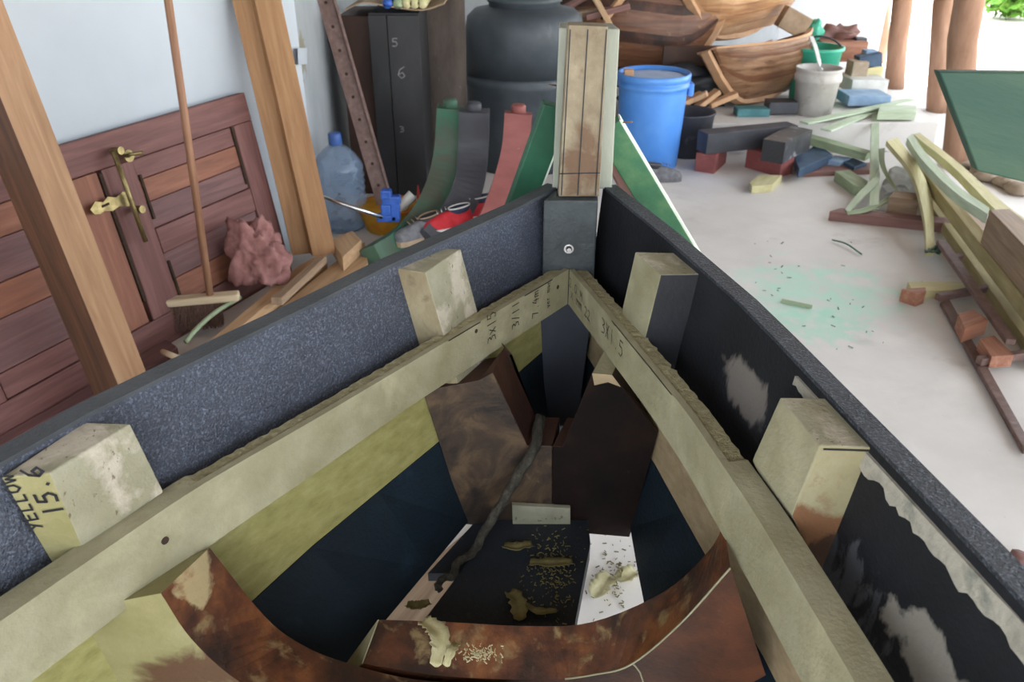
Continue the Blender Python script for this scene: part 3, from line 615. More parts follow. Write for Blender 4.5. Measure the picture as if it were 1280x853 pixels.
# shavings
def curl(px, z, wd, lift, mat, label, seed=0, cat='shaving', y=None, wcurve=.5):
    P = [Z(u, v, z) if y is None else Y(u, v, y) for u, v in px]; P = smoothpath(P, 6); rings = []; n = len(P); rnd = random.Random(seed)
    for i, p in enumerate(P):
        t = (P[min(i + 1, n - 1)] - P[max(i - 1, 0)]).normalized(); s_ = t.cross(V((0, 0, 1))); s_.normalize(); f = math.sin(math.pi * (.12 + .8 * i / n)) ** .5; f *= 1 + .25 * rnd.uniform(-1, 1)
        up = V((0, 0, lift * math.sin(math.pi * i / n)))
        rings.append([p + up + s_ * wd * f * a + V((0, 0, abs(a) ** 2 * wd * wcurve * 2 + .0015 * b)) for a, b in ((-.5, 0), (-.2, 0), (.1, 0), (.5, 0), (.5, 1), (.1, 1), (-.2, 1), (-.5, 1))])
    return tag(loft('wood_shaving', rings, mat, None, smooth=True), label, cat)
curl([(629, 684), (645, 690), (666, 684)], .424, .022, .008, shavd, 'olive curved shaving just below the pale block on the floor timber', 1)
curl([(662, 706), (690, 710), (716, 706)], .424, .022, .008, shavd, 'olive leaf-shaped shaving lying across the dark keel plank', 2)
curl([(636, 742), (646, 758), (650, 778)], .424, .030, .010, shavd, 'wide olive shaving on the keel plank against the near frame', 3)
curl([(652, 755), (672, 768), (696, 766)], .424, .014, .004, shavd, 'thin olive sliver beside the wide shaving on the keel plank', 4)
curl([(742, 748), (752, 738), (764, 722)], .002, .05, .012, shav, 'pale curled shaving on the floor seen through the hull gap, left one', 5)
curl([(766, 722), (778, 728), (795, 716)], .002, .05, .012, shav, 'pale folded shaving on the floor seen through the hull gap, right one', 6)
curl([(508, 758), (522, 762), (538, 756)], .424, .022, .004, shavd, 'broad tan shaving at the left edge of the keel plank', 7)
curl([(528, 779), (545, 795), (551, 812), (545, 836)], .556, .030, .012, shav, 'twisted pale shaving draped over the near frame', 8)
curl([(572, 806), (566, 820), (558, 836)], .556, .016, .012, shav, 'small pale folded shaving next to the twisted one on the near frame', 9)
vs = []; fs = []
def chips(name, n, cx, cy, sx, sy, zf, mat, size, label, cat='sawdust'):
    vs = []; fs = []
    for _ in range(n):
        u, v = random.gauss(cx, sx), random.gauss(cy, sy); p = Z(u, v, zf); a = random.uniform(0, 6.3); l = size * random.uniform(.4, 1.5); d = V((math.cos(a), math.sin(a), random.uniform(-.1, .3))) * l; s_ = V((-math.sin(a), math.cos(a), 0)) * l * .25
        k = len(vs); h = V((0, 0, .0015)); vs += [p - d - s_, p + d - s_, p + d + s_, p - d + s_, p - d - s_ + h, p + d - s_ + h, p + d + s_ + h, p - d + s_ + h]; fs += [tuple(k + i for i in f) for f in HEXF]
    mn = min(v.z for v in vs); vs = [v + V((0, 0, zf - mn)) for v in vs]
    return mesh(name, vs, fs, mat, None, label=label, cat=cat, kind='stuff')
chips('sawdust', 260, 690, 712, 16, 26, .4215, shavd, .0026, 'olive sawdust scattered on the dark keel plank')
chips('sawdust', 110, 600, 818, 16, 5, .560, shav, .0022, 'pale sawdust pile on the scorched near frame')
chips('sawdust', 90, 768, 725, 18, 26, .001, shavd, .004, 'crumbs on the floor seen through the hull gap')
chips('sawdust', 40, 673, 543, 12, 6, .60, shav, .003, 'pale chips in the notch of the forward floor timber') if False else None
chips('wood_chips', 40, 1000, 370, 60, 40, .001, gp, .007, 'dark green chips scattered over the green dusted floor', 'chips')
# ---------------- braces at the stem ----------------
def brace(pts, wd, th, mat, name, label, up, edge=None):
    A, B = pts; d = (B - A).normalized(); k = (0 - A.z) / d.z; F = A + d * k
    t = thing(name, label, 'brace', F, 'green braces nailed to the stem post') if edge else None
    o = bar('board' if t else name, A, F, wd, th, mat, t, up=up)
    if not t: tag(o, label, 'brace')
    if edge:
        x, y, z = frame_of(A, F, up); s = y * (wd / 2 + .001) * edge[1]
        bar('sawn_edge', A + s, F + s, .004, th * .98, edge[0], t, up=up, bevel=0)
    return t or o
brace((Y(694, 128, 1.83), Y(653, 240, 1.86)), .062, .03, gpd, 'wooden_brace', 'dark green board brace leaning from the stem post down to the left', (.2, -1, .1), (gpw, 1))
brace((Y(757, 152, 1.835), Y(843, 294, 1.9)), .062, .03, gpb, 'wooden_brace', 'bright green board brace leaning from the stem post down to the right', (-.2, -1, .15), (gpw, 1))
tag(bar('wooden_brace', Y(762, 185, 1.99), Y(800, 262, 2.02), .05, .03, brownb, up=(0, -1, .2)), 'short brown board behind the right green brace', 'brace')
for u, v, yy in ((696, 107, 1.79), (779, 153, 1.80)):
    p = Y(u, v, yy); sweep('nail', [p, p + V((-.018 if u < 700 else .018, -.012, .004))], .004, .004, rust, boat, n=2, round_=6)
# ---------------- left side: door, broom, posts ----------------
B0 = V((-1.02, 3.53, 0)); e2 = (V((0, 0, 1)) - nin * .155).normalized(); nd = e1.cross(e2); nd = nd if nd.dot(nin) > 0 else -nd
door = thing('panelled_door', 'dark red panelled wooden door lying on its long edge against the white wall', 'door', B0 + e1 * 1.0)
def dp(a, b, d=0): return B0 + e1 * a + e2 * b + nd * d
def dbox(name, a0, a1, b0, b1, d0, d1, mat, parent=None, gx=None, bevel=.004, **k):
    vs = [dp(a, b, d) for d in (d0, d1) for a, b in ((a0, b0), (a1, b0), (a1, b1), (a0, b1))]; r = ro()
    lg = (a1 - a0) > (b1 - b0) if gx is None else gx
    g = [r + (V((a, b, d)) if lg else V((b, a, d))) for d in (d0, d1) for a, b in ((a0, b0), (a1, b0), (a1, b1), (a0, b1))]
    return mesh(name, vs, HEXF, mat, parent or door, g, bevel, **k)
DH = .815; DL = 2.1
dbox('stile', 0, DL, .70, DH, -.04, .0, mahog); dbox('stile', 0, DL, 0, .115, -.04, .0, mahog)
for a0, a1 in ((0, .115), (.66, .80), (1.42, 1.56), (1.98, DL)): dbox('rail', a0, a1, .116, .699, -.039, -.0005, mahog, gx=False)
for a0, a1, tall in ((.118, .657, 0), (1.563, 1.977, 0)):
    for b0, b1, m_, d_ in ((.622, .697, mahog, -.008), (.535, .620, mahog2, -.007), (.435, .533, mahog3, -.009), (.335, .433, mahog, -.001), (.225, .333, mahog3, -.008), (.118, .223, mahog2, -.007)):
        dbox('panel_board', a0, a1, b0, b1, -.03, d_, m_, bevel=.004)
    for a in (a0 + .004, a1 - .015):
        dbox('shadow_groove', a, a + .010, .455 if a < a0 + .1 else .47, .70 if a < a0 + .1 else .64, -.01, .0008, holem, bevel=0); dbox('shadow_groove', a, a + .010, .14, .30, -.01, .0008, holem, bevel=0)
dbox('shadow_groove', .803, .815, .2, .69, -.01, .0008, holem, bevel=0)
dbox('panel_board', .818, .95, .118, .697, -.03, -.004, mahog2, gx=False)
for b0, b1, m_, d_ in ((.60, .697, mahog2, -.007), (.47, .598, mahog3, -.008), (.365, .468, mahog2, -.005), (.205, .363, mahog3, -.007), (.118, .203, mahog, -.006)):
    dbox('panel_board', .953, 1.417, b0, b1, -.03, d_, m_)
# bolt and latch
bolt = sweep('slide_bolt', [PL(142, 190, dp(0, 0, .05), nd), PL(182, 302, dp(0, 0, .05), nd)], .018, .018, brass, door, round_=10, n=2)
for u, v, r in ((141, 189, .014), (168, 262, .014)):
    disc('bolt_knob', PL(u, v, dp(0, 0, .02), nd), nd, r, .042, brass, bolt)
lp = [(112, 262), (118, 252), (128, 253), (134, 246), (144, 247), (152, 240), (160, 240), (166, 250), (160, 258), (148, 258), (140, 264), (130, 264), (124, 268), (117, 268)]
lat = prism('latch_plate', [PL(u, v, dp(0, 0, .022), nd) for u, v in lp], nd * .004, brass, door, 0)
prism('latch_slot', [PL(u, v, dp(0, 0, .0265), nd) for u, v in [(127, 257), (136, 253), (137, 256), (128, 260)]], nd * .0012, holem, lat, 0)
kn = disc('escutcheon', PL(160, 195, dp(0, 0, .02), nd), nd, .022, .006, brass, door)
sweep('lever', [PL(160, 195, dp(0, 0, .026), nd), PL(163, 193, dp(0, 0, .06), nd), PL(178, 191, dp(0, 0, .065), nd)], .014, .014, brass, kn, round_=8, n=4)
# broom
hA, hB = Z(262, 374, .165), Y(207, -20, 3.0)
br = thing('broom', 'long handled broom with pale wooden head and dark bristles before the door', 'broom', Z(235, 415, 0))
hx = (Z(300, 372, .13) - Z(181, 385, .13)).normalized(); hc0 = Z(186, 384, .13); hc1 = Z(300, 374, .13)
bar('broom_head', hc0, hc1, .055, .03, broomw, br, bevel=.008)
hB2 = hA + (hB - hA) * 1.25
sweep('handle', [(hc0 + hc1) / 2 + (hc1 - hc0) * .18 + V((0, 0, .025)), hB2], .028, .028, handw, br, round_=10, n=2)
vs = []; fs = []
ax = (hc1 - hc0).normalized(); ay = V((0, 0, 1)).cross(ax)
for i in range(1100):
    a = random.uniform(.02, .95) * (hc1 - hc0).length * .82; bb = random.uniform(-.022, .022); p = hc0 + ax * a + ay * bb + V((0, 0, .002)); q = p + V((0, 0, -.10)) + ax * (random.uniform(-.02, .012) - (.05 * (1 - a / .3) if a < .3 else 0)) + ay * (bb * .6 - .005 + random.uniform(-.01, .01)); q.z = max(q.z, .004); s_ = ax * .0014; t_ = ay * .0014; k = len(vs)
    vs += [p - s_, p + s_, p + t_, q - s_, q + s_, q + t_]; fs += [(k, k + 1, k + 4, k + 3), (k + 1, k + 2, k + 5, k + 4), (k + 2, k, k + 3, k + 5)]
mesh('bristles', vs, fs, brist, br, kind='stuff')
# posts
def post3(name, label, base, top, prof, mat, cat='post', grp=None):
    A, B = V(base), V(top); x = (B - A).normalized(); rings = []
    for P in (A, B): rings.append([P + V((px_, py_, 0)) for px_, py_ in prof])
    n = len(prof); r = ro(); L = (B - A).length; vs = rings[0] + rings[1]
    fs = [(i, (i + 1) % n, (i + 1) % n + n, i + n) for i in range(n)] + [tuple(range(n - 1, -1, -1)), tuple(range(n, 2 * n))]
    g = [r + V((t * L, a_, b_)) for t in (0, 1) for a_, b_ in prof]
    return mesh(name, vs, fs, mat, None, g, .003, label=label, cat=cat, group=grp)
mA = V((-1.30, 2.35, 0)); tA = Z(0, 121, 1.05)
dA = (tA - mA) / tA.z
# corner M is nearest the camera; left face's shade painted as darker wood, right face lit
pA_ = [(0, 0), (.085, .045), (.0, .15), (-.135, .06)]
lp_ = post3('leaning_post', 'thick tan timber post leaning towards the wall at far left', mA, mA + dA * 2.3, pA_, postA)
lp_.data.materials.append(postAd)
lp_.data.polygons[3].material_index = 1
bB = Z(391, 321, .10); tB = Y(318, 0, 3.60)
dB = (tB - bB) / (tB.z - bB.z)
jb = post3('door_jamb', 'rebated light brown door jamb standing on the planks, leaning to the wall', bB, bB + dB * 1.6, [(0, 0), (.10, .035), (.04, .13), (-.11, .07), (-.095, .012), (-.022, .038)], jamb, 'timber')
# floor timbers on the left
def timb(px, z, th, mat, label, cat='timber', name='timber', **k): return slab(name, px, z, th, mat, None, label=label, cat=cat, **k)
timb([(150, 520), (372, 333), (396, 320), (408, 318), (262, 442), (200, 500)], .10, .10, plankw, 'light brown timber under the foot of the door jamb')
timb([(206, 512), (272, 450), (418, 328), (456, 302), (460, 330), (310, 462)], .06, .06, plankw, 'wide pale plank lying beside the boat hull, nearest the left gunwale')
timb([(338, 372), (396, 322), (408, 320), (352, 373)], .135, .033, boxt, 'small grey wood offcut lying on the timber by the jamb', name='offcut')
timb([(413, 300), (440, 288), (452, 300), (428, 322)], .13, .068, plankw, 'rough sawn block end behind the foot of the jamb', name='wood_block')
timb([(445, 345), (540, 296), (560, 300), (480, 345)], .03, .03, boxt, 'grey weathered board on the floor left of the shoes')
sweep('hooked_rod', [Z(300, 372, .10), Z(270, 390, .12), Z(245, 412, .12), Z(232, 428, .10)], .018, .018, pgreen2, round_=8, label='yellow green plastic tube end under the broom head', cat='tube')
sweep('wooden_dowel', [Z(203, 440, .11), Z(228, 450, .11)], .022, .022, broomw, round_=8, n=2, label='short pale dowel lying on the timber beside the gunwale', cat='dowel')
timb([(-40, 582), (60, 524), (176, 464), (222, 434), (208, 424), (88, 496), (-40, 568)], .03, .03, mahog3, 'dark red board on the floor along the foot of the door')
timb([(462, 800), (486, 762), (552, 690), (616, 638), (640, 680), (560, 790)], .015, .015, boxt, 'brown board on the floor under the hull, seen through the left gap')
# cloth
def cloth(name, c, r, mat, seed, label, cat='cloth'):
    c = V(c); bm = bmesh.new(); bmesh.ops.create_icosphere(bm, subdivisions=5, radius=1); vs = []
    for v in bm.verts:
        d = v.co.normalized(); q = V((d.x * 1.2 + seed, d.y * 1.2, d.z * .8))
        f = 1 + .55 * noise.noise(q * 1.6) - .55 * abs(noise.noise(q * 2.6 + V((3, 1, 0)))) - .18 * abs(noise.noise(q * 6)); p = V((d.x * r[0], d.y * r[1], d.z * r[2])) * f * 1.2; p.z = max(p.z, -r[2] * .8); vs.append(c + p)
    fs = [[v.index for v in f.verts] for f in bm.faces]; bm.free()
    return mesh(name, vs, fs, mat, None, smooth=True, label=label, cat=cat)
    return lump(name, c, r, mat, None, seed, .55, 5, flat=r[2] * .9, label=label, cat=cat)
cloth('folded_cloth', Y(322, 326, 3.2) + V((0, 0, .02)), (.105, .08, .14), cloth_m, 4.2, 'crumpled pink brown cloth bundled against the door bottom')
# wall details
pc = PL(378, 75, WC, nw)
def wpt(u, v, d=.004): return PL(u, v, WC + nw * d, nw)
mesh('trim_1', [wpt(u, v, .006) for u, v in [(372, 60), (384, 60), (384, 80), (373, 81)]] + [wpt(u, v, .0) for u, v in [(372, 60), (384, 60), (384, 80), (373, 81)]], HEXF, wall_m, kind='structure')
# ---------------- back left: jug, cabinet, tank, stems ----------------
jc = Z(430, 283, 0)
jug = thing('water_jug', 'large clear blue plastic water jug with ridged sides in the corner', 'water jug', jc)
prof = [(.0, 0.002), (.11, 0), (.128, .02)]
for i in range(8): prof += [(.132, .04 + i * .034), (.117, .057 + i * .034)]
prof += [(.13, .315), (.125, .335), (.095, .385), (.05, .425), (.03, .435)]
lathe('bottle', jc, prof, jugm, jug, 40)
lathe('neck_cap', jc, [(.031, .435), (.034, .44), (.033, .49), (.029, .495), (0.0004, .495)], jugcap, jug, 24)
cx0, cx1 = Y(468, 120, 4.62).x, Y(529, 120, 4.62).x; ctz = Y(492, 16, 4.62).z
cab = thing('black_cabinet', 'tall narrow black cabinet with chalk marks between bar and tank', 'cabinet', ((cx0 + cx1) / 2, 4.85, 0))
boxs('body', (cx0, 4.62, 0), (cx1, 5.05, ctz), cabblk, parent=cab, bevel=.004)
boxs('front_strip', (cx0, 4.605, 0.01), (cx0 + .095, 4.619, ctz - .01), cabblk, parent=cab, bevel=.002)
boxs('front_panel', (cx0 + .10, 4.60, 0.01), (cx1, 4.619, ctz - .01), cabblk, parent=cab, bevel=.002)
boxs('side_panel', (Y(432, 120, 4.66).x, 4.66, 0), (cx0 - .003, 5.1, ctz - .02), cabbr, parent=cab, bevel=.003, label='brown side section left of the black front')
for u, v, tx, h in ((490, 58, '5', .04), (497, 98, '6', .06), (500, 165, '3', .03)):
    write(tx, Y(u, v, 4.598), (1, 0, 0), (0, 0, 1), h, h * .8, .006, chalk, cab, .001, name='chalk_mark')
boxs('weathered_board', (Y(536, 100, 5.08).x, 5.08, 0), (Y(583, 100, 5.08).x, 5.12, 1.14), rusty, label='weathered grey brown board standing between cabinet and water tank', cat='board')
vs = [Y(430, 14, 4.56), Y(455, 5, 4.56), Y(490, 10, 4.56), Y(528, 14, 4.56), Y(555, 6, 4.56)]
n5 = len(vs); vv = vs + [v + V((0, .5, .0)) for v in vs] + [v + V((0, 0, .008)) for v in vs] + [v + V((0, .5, .008)) for v in vs]
sweep('cardboard_sheet', [V((a.x, 4.82, max(a.z, ctz + .006) + .004)) for a in vs], .5, .006, cardb, n=4, label='warped cardboard sheet on top of the black cabinet', cat='cardboard')
for i, (u, m_, nm) in enumerate(((484, bluep, 'dark blue'), (497, pgreen2, 'leftmost pale green'), (508, pyel, 'pale yellow green'), (518, pyel, 'second pale yellow'), (528, pyel, 'rightmost pale yellow'))):
    a = Y(u, 2, 4.57); a.z = ctz + .05; sweep('cardboard_tube', [a, a + V((0, .45, 0))], .05, .05, m_, round_=14, n=2, label=nm + ' tube end lying on the cabinet top', cat='tube', group='tubes on the cabinet')
# tank
tc = V((Y(655, 100, 5.35).x, 5.35, 0)); tr = 146 / 2 / FPX * (tc.y * _c + .8 * _s)
tank = thing('water_tank', 'large round black plastic water tank behind the stem post', 'tank', tc)
sh_z = Y(655, 25, 5.0).z
prof = [(.0004, 0), (tr * .98, 0), (tr, .03), (tr, sh_z - .42), (tr * 1.045, sh_z - .40), (tr * 1.045, sh_z - .36), (tr * .975, sh_z - .335), (tr, sh_z - .34), (tr, sh_z - .08), (tr * .97, sh_z - .02), (tr * .85, sh_z + .02), (tr * .62, sh_z + .035), (tr * .6, sh_z + .04)]
lathe('tank_body', tc, prof, tankm, tank, 56)
lathe('screw_neck', tc, [(tr * .6, sh_z + .03), (tr * .6, sh_z + .06), (tr * .63, sh_z + .065), (tr * .63, sh_z + .085), (tr * .6, sh_z + .09), (tr * .6, sh_z + .14), (.0004, sh_z + .14)], tankm, tank, 48)
# stem timbers
def stemt(label, pts, wd, th, mat, knob):
    t = thing('curved_timber', label, 'timber', V((pts[-2].x, pts[-2].y, 0)), 'curved stem timbers leaning by the tank')
    sweep('curved_body', pts, wd, th, mat, t, up=(0, -1, .2), n=6)
    lathe('peg', pts[0] + V((0, 0, -.005)), [(.034, -.01), (.036, .035), (.03, .045), (.0004, .045)], mat, t, 20)
stemt('green painted curved timber, leftmost of the three with round pegs', [Y(563, 134, 4.22), Y(560, 180, 4.22), Y(552, 222, 4.14), Y(534, 262, 4.0), Z(505, 298, .05), Z(466, 326, .05)], .13, .09, gp, 1)
stemt('dark grey curved timber, middle of the three with round pegs', [Y(593, 138, 4.17), Y(592, 185, 4.17), Y(586, 232, 4.07), Y(566, 272, 3.92), Z(538, 306, .05)], .15, .10, blkt, 1)
stemt('red painted curved timber, rightmost of the three with round pegs', [Y(648, 141, 4.0), Y(644, 185, 3.98), Y(634, 225, 3.92), Y(618, 268, 3.82), Z(596, 310, .05)], .13, .11, redt, 1)
# perforated bar
pbA, pbB = Z(482, 262, .10), Y(398, -30, 4.3)
pb = thing('perforated_bar', 'purple brown steel bar with a row of holes leaning on the cabinet', 'bar', pbA)
bar('steel_bar', pbA, pbB, .075, .012, rust, pb, up=(.15, -1, .1), bevel=.002)
x_, y_, z_ = frame_of(pbA, pbB, (.15, -1, .1))
bar('bar_flange', pbA - y_ * .045, pbB - y_ * .045, .012, .04, rust, pb, up=(.15, -1, .1), bevel=.002)
Lp = (pbB - pbA).length
for i in range(12): disc('bolt_hole', pbA + x_ * (.13 + i * .112) + z_ * .0125, z_, .008, .001, holem, pb, 12)
# bowl and content
bwc = Z(486, 285, 0)
bowl = thing('plastic_bowl', 'round orange and yellow plastic basin on the floor by the cabinet', 'basin', bwc)
lathe('outer_shell', bwc, [(.11, 0), (.115, .005), (.145, .10), (.150, .115), (.162, .118), (.162, .125), (.150, .127)], yellowp, bowl, 40)
lathe('inner_shell', bwc, [(.0004, .012), (.108, .012), (.14, .105), (.152, .1275), (.164, .1285), (.163, .120)], orange, bowl, 40)
bl_ = thing('clamp_head', 'bright blue cast clamp head hooked over the basin rim', 'clamp', Z(484, 288, 0) + V((0, -.05, .12)))
for u0, v0, w_, h_ in ((483, 243, .05, .05), (489, 250, .09, .045), (483, 262, .05, .06), (494, 264, .045, .10), (484, 272, .10, .035)):
    p = Y(u0, v0, 3.86); bar('cast_block', p - V((w_ / 2, 0, h_ / 2)), p + V((w_ / 2, 0, -h_ / 2)), .05, h_, bluep, bl_, bevel=.008)
sweep('pipe_bar', [Y(385, 240, 3.80), Y(478, 272, 3.82)], .022, .022, steel, round_=12, n=2, label='chrome pipe bar running from the jamb to the blue clamp', cat='pipe')
sweep('plastic_bottle', [Z(496, 265, .12), Y(516, 243, 4.05)], .055, .055, white, round_=16, n=2, label='dirty whitish bottle lying tilted in the basin', cat='bottle')
lump('paper_cup', Z(518, 270, .10), (.03, .03, .035), white, None, 3, .1, 2, label='small white cup lying in the basin', cat='cup')
rf = thing('plastic_toy_part', 'red plastic fitting with a pointed tip in the basin', 'fitting', Z(524, 272, .06))
sweep('tip', [Z(524, 262, .09), Z(524, 262, .09) + V((0, 0, .13))], .03, .03, redp, rf, round_=8, n=2, end=.2)
lump('body', Z(526, 266, .10), (.06, .05, .035), redp, rf, 8, .5, 3)
# shoes
def shoe(label, c, ang, L, up_m, in_m, sole_m, grp=None):
    t = thing('shoe', label, 'shoe', c, grp); c = V(c); ca, sa = math.cos(ang), math.sin(ang)
    def T(x, y, z): return c + V((x * ca - y * sa, x * sa + y * ca, z))
    prof = [(-.5, .26, .02), (-.42, .32, .3), (-.25, .33, .33), (-.05, .30, .30), (.15, .35, .24), (.33, .37, .19), (.46, .30, .13), (.5, .16, .06)]
    rings = []
    for a, wd_, h in prof:
        rings.append([T(a * L, wd_ * L * .5 * math.cos(q) * (1 if math.sin(q) < .2 else .85), .022 + h * L * max(0, math.sin(q)) ** .7 * (1 if a > -.1 else 1)) for q in [math.pi * j / 10 for j in range(11)]])
    loft('upper', rings, up_m, t, closed=False)
    rings = []
    for a, wd_, h in prof: rings.append([T(a * L, s_ * wd_ * L * .53, z) for s_, z in ((-1, 0), (1, 0), (1, .026), (-1, .026))])
    loft('sole', rings, sole_m, t, smooth=False)
    op = []
    for j in range(18):
        q = 2 * math.pi * j / 18; op.append(T(-.22 * L + .2 * L * math.cos(q), .085 * L * 1.2 * math.sin(q), .022 + .335 * L - .03 * L * math.cos(q)))
    loft('opening', [[p + V((0, 0, -.03)) for p in op], [p + V((0, 0, .004)) for p in op]], in_m, t)
    sweep('collar', [p + V((0, 0, .004)) for p in op] + [op[0] + V((0, 0, .004))], .007, .007, sole_m, t, round_=6, n=1)
    for k_ in range(3):
        a = .02 + k_ * .08; sweep('lace', [T(a * L, -.07 * L, .03 + (.31 - k_ * .03) * L), T((a + .02) * L, .07 * L, .03 + (.31 - k_ * .03) * L)], .005, .005, sole_m, t, round_=6, n=1)
    return t
shoe('red and navy sports shoe by the curved timbers, nearer to the basin', Z(560, 288, .09), R(200), .27, shoer, shoen, white)
shoe('red and navy sports shoe by the curved timbers, nearer to the red timber', Z(589, 274, .09), R(200), .27, shoer, shoen, white)
shoe('worn grey brown boot toe near the basin, left of the red shoes', Z(524, 300, .06), R(215), .27, shoeg, blk, cardb)
shoe('grey sports shoe standing in front of the blue barrel', Z(826, 226, 0), R(10), .25, shoeg, blk, shoeg)
# ---------------- blue barrel and neighbours ----------------
bc0 = Z(812, 214, 0); bc0.y += .14; bc0.x = Y(813, 150, bc0.y).x
RB = 45.5 / FPX * (bc0.y * _c + 1.1 * _s); hb = Y(812, 92, bc0.y).z
brl = thing('blue_barrel', 'bright blue plastic barrel with a flat lid behind the stem', 'barrel', bc0)
lathe('barrel_body', bc0, [(.0004, 0), (RB * .80, 0), (RB * .83, .01), (RB * .93, hb - .10), (RB * .93, hb - .075), (RB * .98, hb - .07), (RB * .98, hb - .05), (RB * .93, hb - .045), (RB * .93, hb - .03)], bluebar, brl, 56)
lathe('rim_ring', bc0, [(RB * .93, hb - .035), (RB, hb - .03), (RB, hb + .005), (RB * .97, hb + .012), (RB * .92, hb + .008), (RB * .90, hb - .012)], bluebar, brl, 56)
lathe('lid', bc0, [(.0004, hb - .010), (RB * .5, hb - .008), (RB * .84, hb - .012), (RB * .905, hb - .012), (RB * .905, hb - .03)], lidm, brl, 56)
boxs('lug', (bc0.x + RB * .93, bc0.y - .05, hb - .13), (bc0.x + RB * 1.09, bc0.y + .03, hb - .05), bluebar, parent=brl, bevel=.01)
lx = Y(785, 80, bc0.y - .02); boxs('wood_chip_block', (lx.x - .02, lx.y - .03, hb - .008), (lx.x + .035, lx.y + .02, hb + .03), hullk, label='small wood offcut lying on the blue barrel lid', cat='offcut')
tb = Z(862, 200, 0)
lathe('black_tub', tb + V((0, .16, 0)), [(.0004, 0), (.15, 0), (.165, .27), (.175, .275), (.17, .285), (.155, .275), (.13, .05), (.0004, .05)], blkt, n=40, label='dark grey tub standing behind the blue barrel', cat='tub')
# timbers by the step
def tim(name, A, B, wd, h, mat, label, cat='timber', grp=None, **k): return bar(name, A, B, wd, h, mat, label=label, cat=cat, group=grp, **k)
A = Z(880, 216, 0); tim('red_timber', A + V((0, .0, 0)), A + V((.13, .24, 0)), .125, .12, redb, 'brick red square timber on the floor, the left one')
disc('end_knot', A, (0, 0, 1), .001, .0001, redb, None) if False else None
A2 = Z(982, 220, 0); tim('red_timber', A2, A2 + V((-.16, .22, 0)), .125, .12, redb, 'brick red square timber on the floor, the right one')
A3 = Z(876, 190, .122); tim('black_timber', A3, A3 + V((.62, .22, 0)), .12, .125, blkt, 'long dark grey timber lying across the left red timber')
A4 = Z(964, 203, .122); A4.z = .122
sweep('black_timber', [A4 + V((0, 0, .065)), A4 + V((.12, .16, .066)), A4 + V((.26, .30, .068))], .135, .13, blackw, n=3, label='black timber in crinkled glossy wrapping on the right red timber', cat='timber')
A5 = Z(1005, 213, .0); slab('blue_board', [(993, 196), (1022, 180), (1041, 193), (999, 212)], .09, .055, bluet, label='dark blue board tilted beside the right red timber', cat='board')
slab('blue_board', [(1030, 200), (1044, 194), (1064, 197), (1050, 202)], .06, .06, bluel, label='short light blue board on the floor before the step', cat='board')
slab('blue_board', [(1052, 201), (1066, 197), (1084, 204), (1068, 209)], .05, .05, bluet, label='small dark blue offcut right of the light blue board', cat='board')
slab('brown_board', [(1000, 205), (1095, 203), (1095, 212), (1000, 216)], .03, .03, brownb, label='dark brown board on the floor under the blue pieces', cat='board')
tim('green_board', Z(1008, 178, .1), Z(1084, 200, .06), .09, .05, pgreen2, 'pale green board leaning low along the front of the step')
slab('wood_offcut', [(937, 228), (950, 218), (978, 219), (966, 231), (940, 233)], .045, .045, pyel, label='pale wood offcut lying alone on the open floor', cat='offcut')
slab('green_offcut', [(1044, 214), (1062, 212), (1085, 226), (1080, 234), (1068, 232)], .06, .06, pgreen2, label='green wedge shaped offcut left of the upright strip', cat='offcut')
# strips
sA, sB = Z(1092, 262, .052), Z(1094, 137, .215)
tim('wood_strip', sA, sB, .052, .014, pgreen, 'straight pale strip leaning on the step above the brown bar', 'strip', 'pale strips on the step')
tim('wood_strip', Z(1002, 170, .14) + V((0, 0, .08)), Z(1140, 126, .24), .075, .012, pgreen, 'long pale strip slanting up to the right on the step, upper one', 'strip', 'pale strips on the step')
tim('wood_strip', Z(1032, 164, .21), Z(1110, 132, .212), .075, .012, pgreen, 'pale strip slanting up to the right on the step, lower one', 'strip', 'pale strips on the step')
slab('pale_slab', [(1098, 139), (1146, 139), (1145, 132), (1100, 130)], .27, .058, pgreen, label='thick pale green slab lying on the edge of the step', cat='slab')
def flatstrip(name, L_, R_, z0, z1, th, mat, label, cat='strip'):
    n = len(L_); A_ = []; B_ = []
    for i in range(n):
        z = z0 + (z1 - z0) * i / (n - 1); A_.append(Z(*L_[i], z)); B_.append(Z(*R_[i], z))
    A_ = smoothpath(A_, 5); B_ = smoothpath(B_, 5)
    rings = [[a, b, b + V((0, 0, -th)), a + V((0, 0, -th))] for a, b in zip(A_, B_)]
    return tag(loft(name, rings, mat, None, smooth=False, grain='len'), label, cat)
flatstrip('curved_strip', [(1158, 313), (1155, 271), (1139, 215), (1108, 176)], [(1168, 313), (1165, 248), (1149, 209), (1122, 172)], .05, .26, .03, pyel, 'curved pale yellow strip leaning over the brown bar')
flatstrip('curved_strip', [(1235, 268), (1191, 238), (1152, 199), (1134, 172)], [(1237, 260), (1195, 230), (1158, 192), (1141, 167)], .30, .24, .045, pgreen, 'bowed pale green strip, lower of the two arching at right')
flatstrip('curved_strip', [(1270, 285), (1237, 255), (1190, 207), (1142, 168)], [(1290, 280), (1250, 250), (1200, 205), (1150, 166)], .26, .22, .045, pyel, 'bowed pale yellow strip, upper of the two arching at right')
flatstrip('shaving_ribbon', [(1056, 262), (1072, 242), (1092, 222), (1098, 212)], [(1062, 265), (1078, 248), (1098, 228), (1100, 216)], .06, .14, .004, pgreen, 'curled green shaving ribbon leaning on the upright strip', 'shaving')
flatstrip('shaving_ribbon', [(1058, 264), (1085, 258), (1110, 246), (1122, 236)], [(1060, 268), (1086, 264), (1112, 251), (1124, 242)], .06, .08, .004, pgreen2, 'curled green shaving ribbon lying over the brown bar', 'shaving')
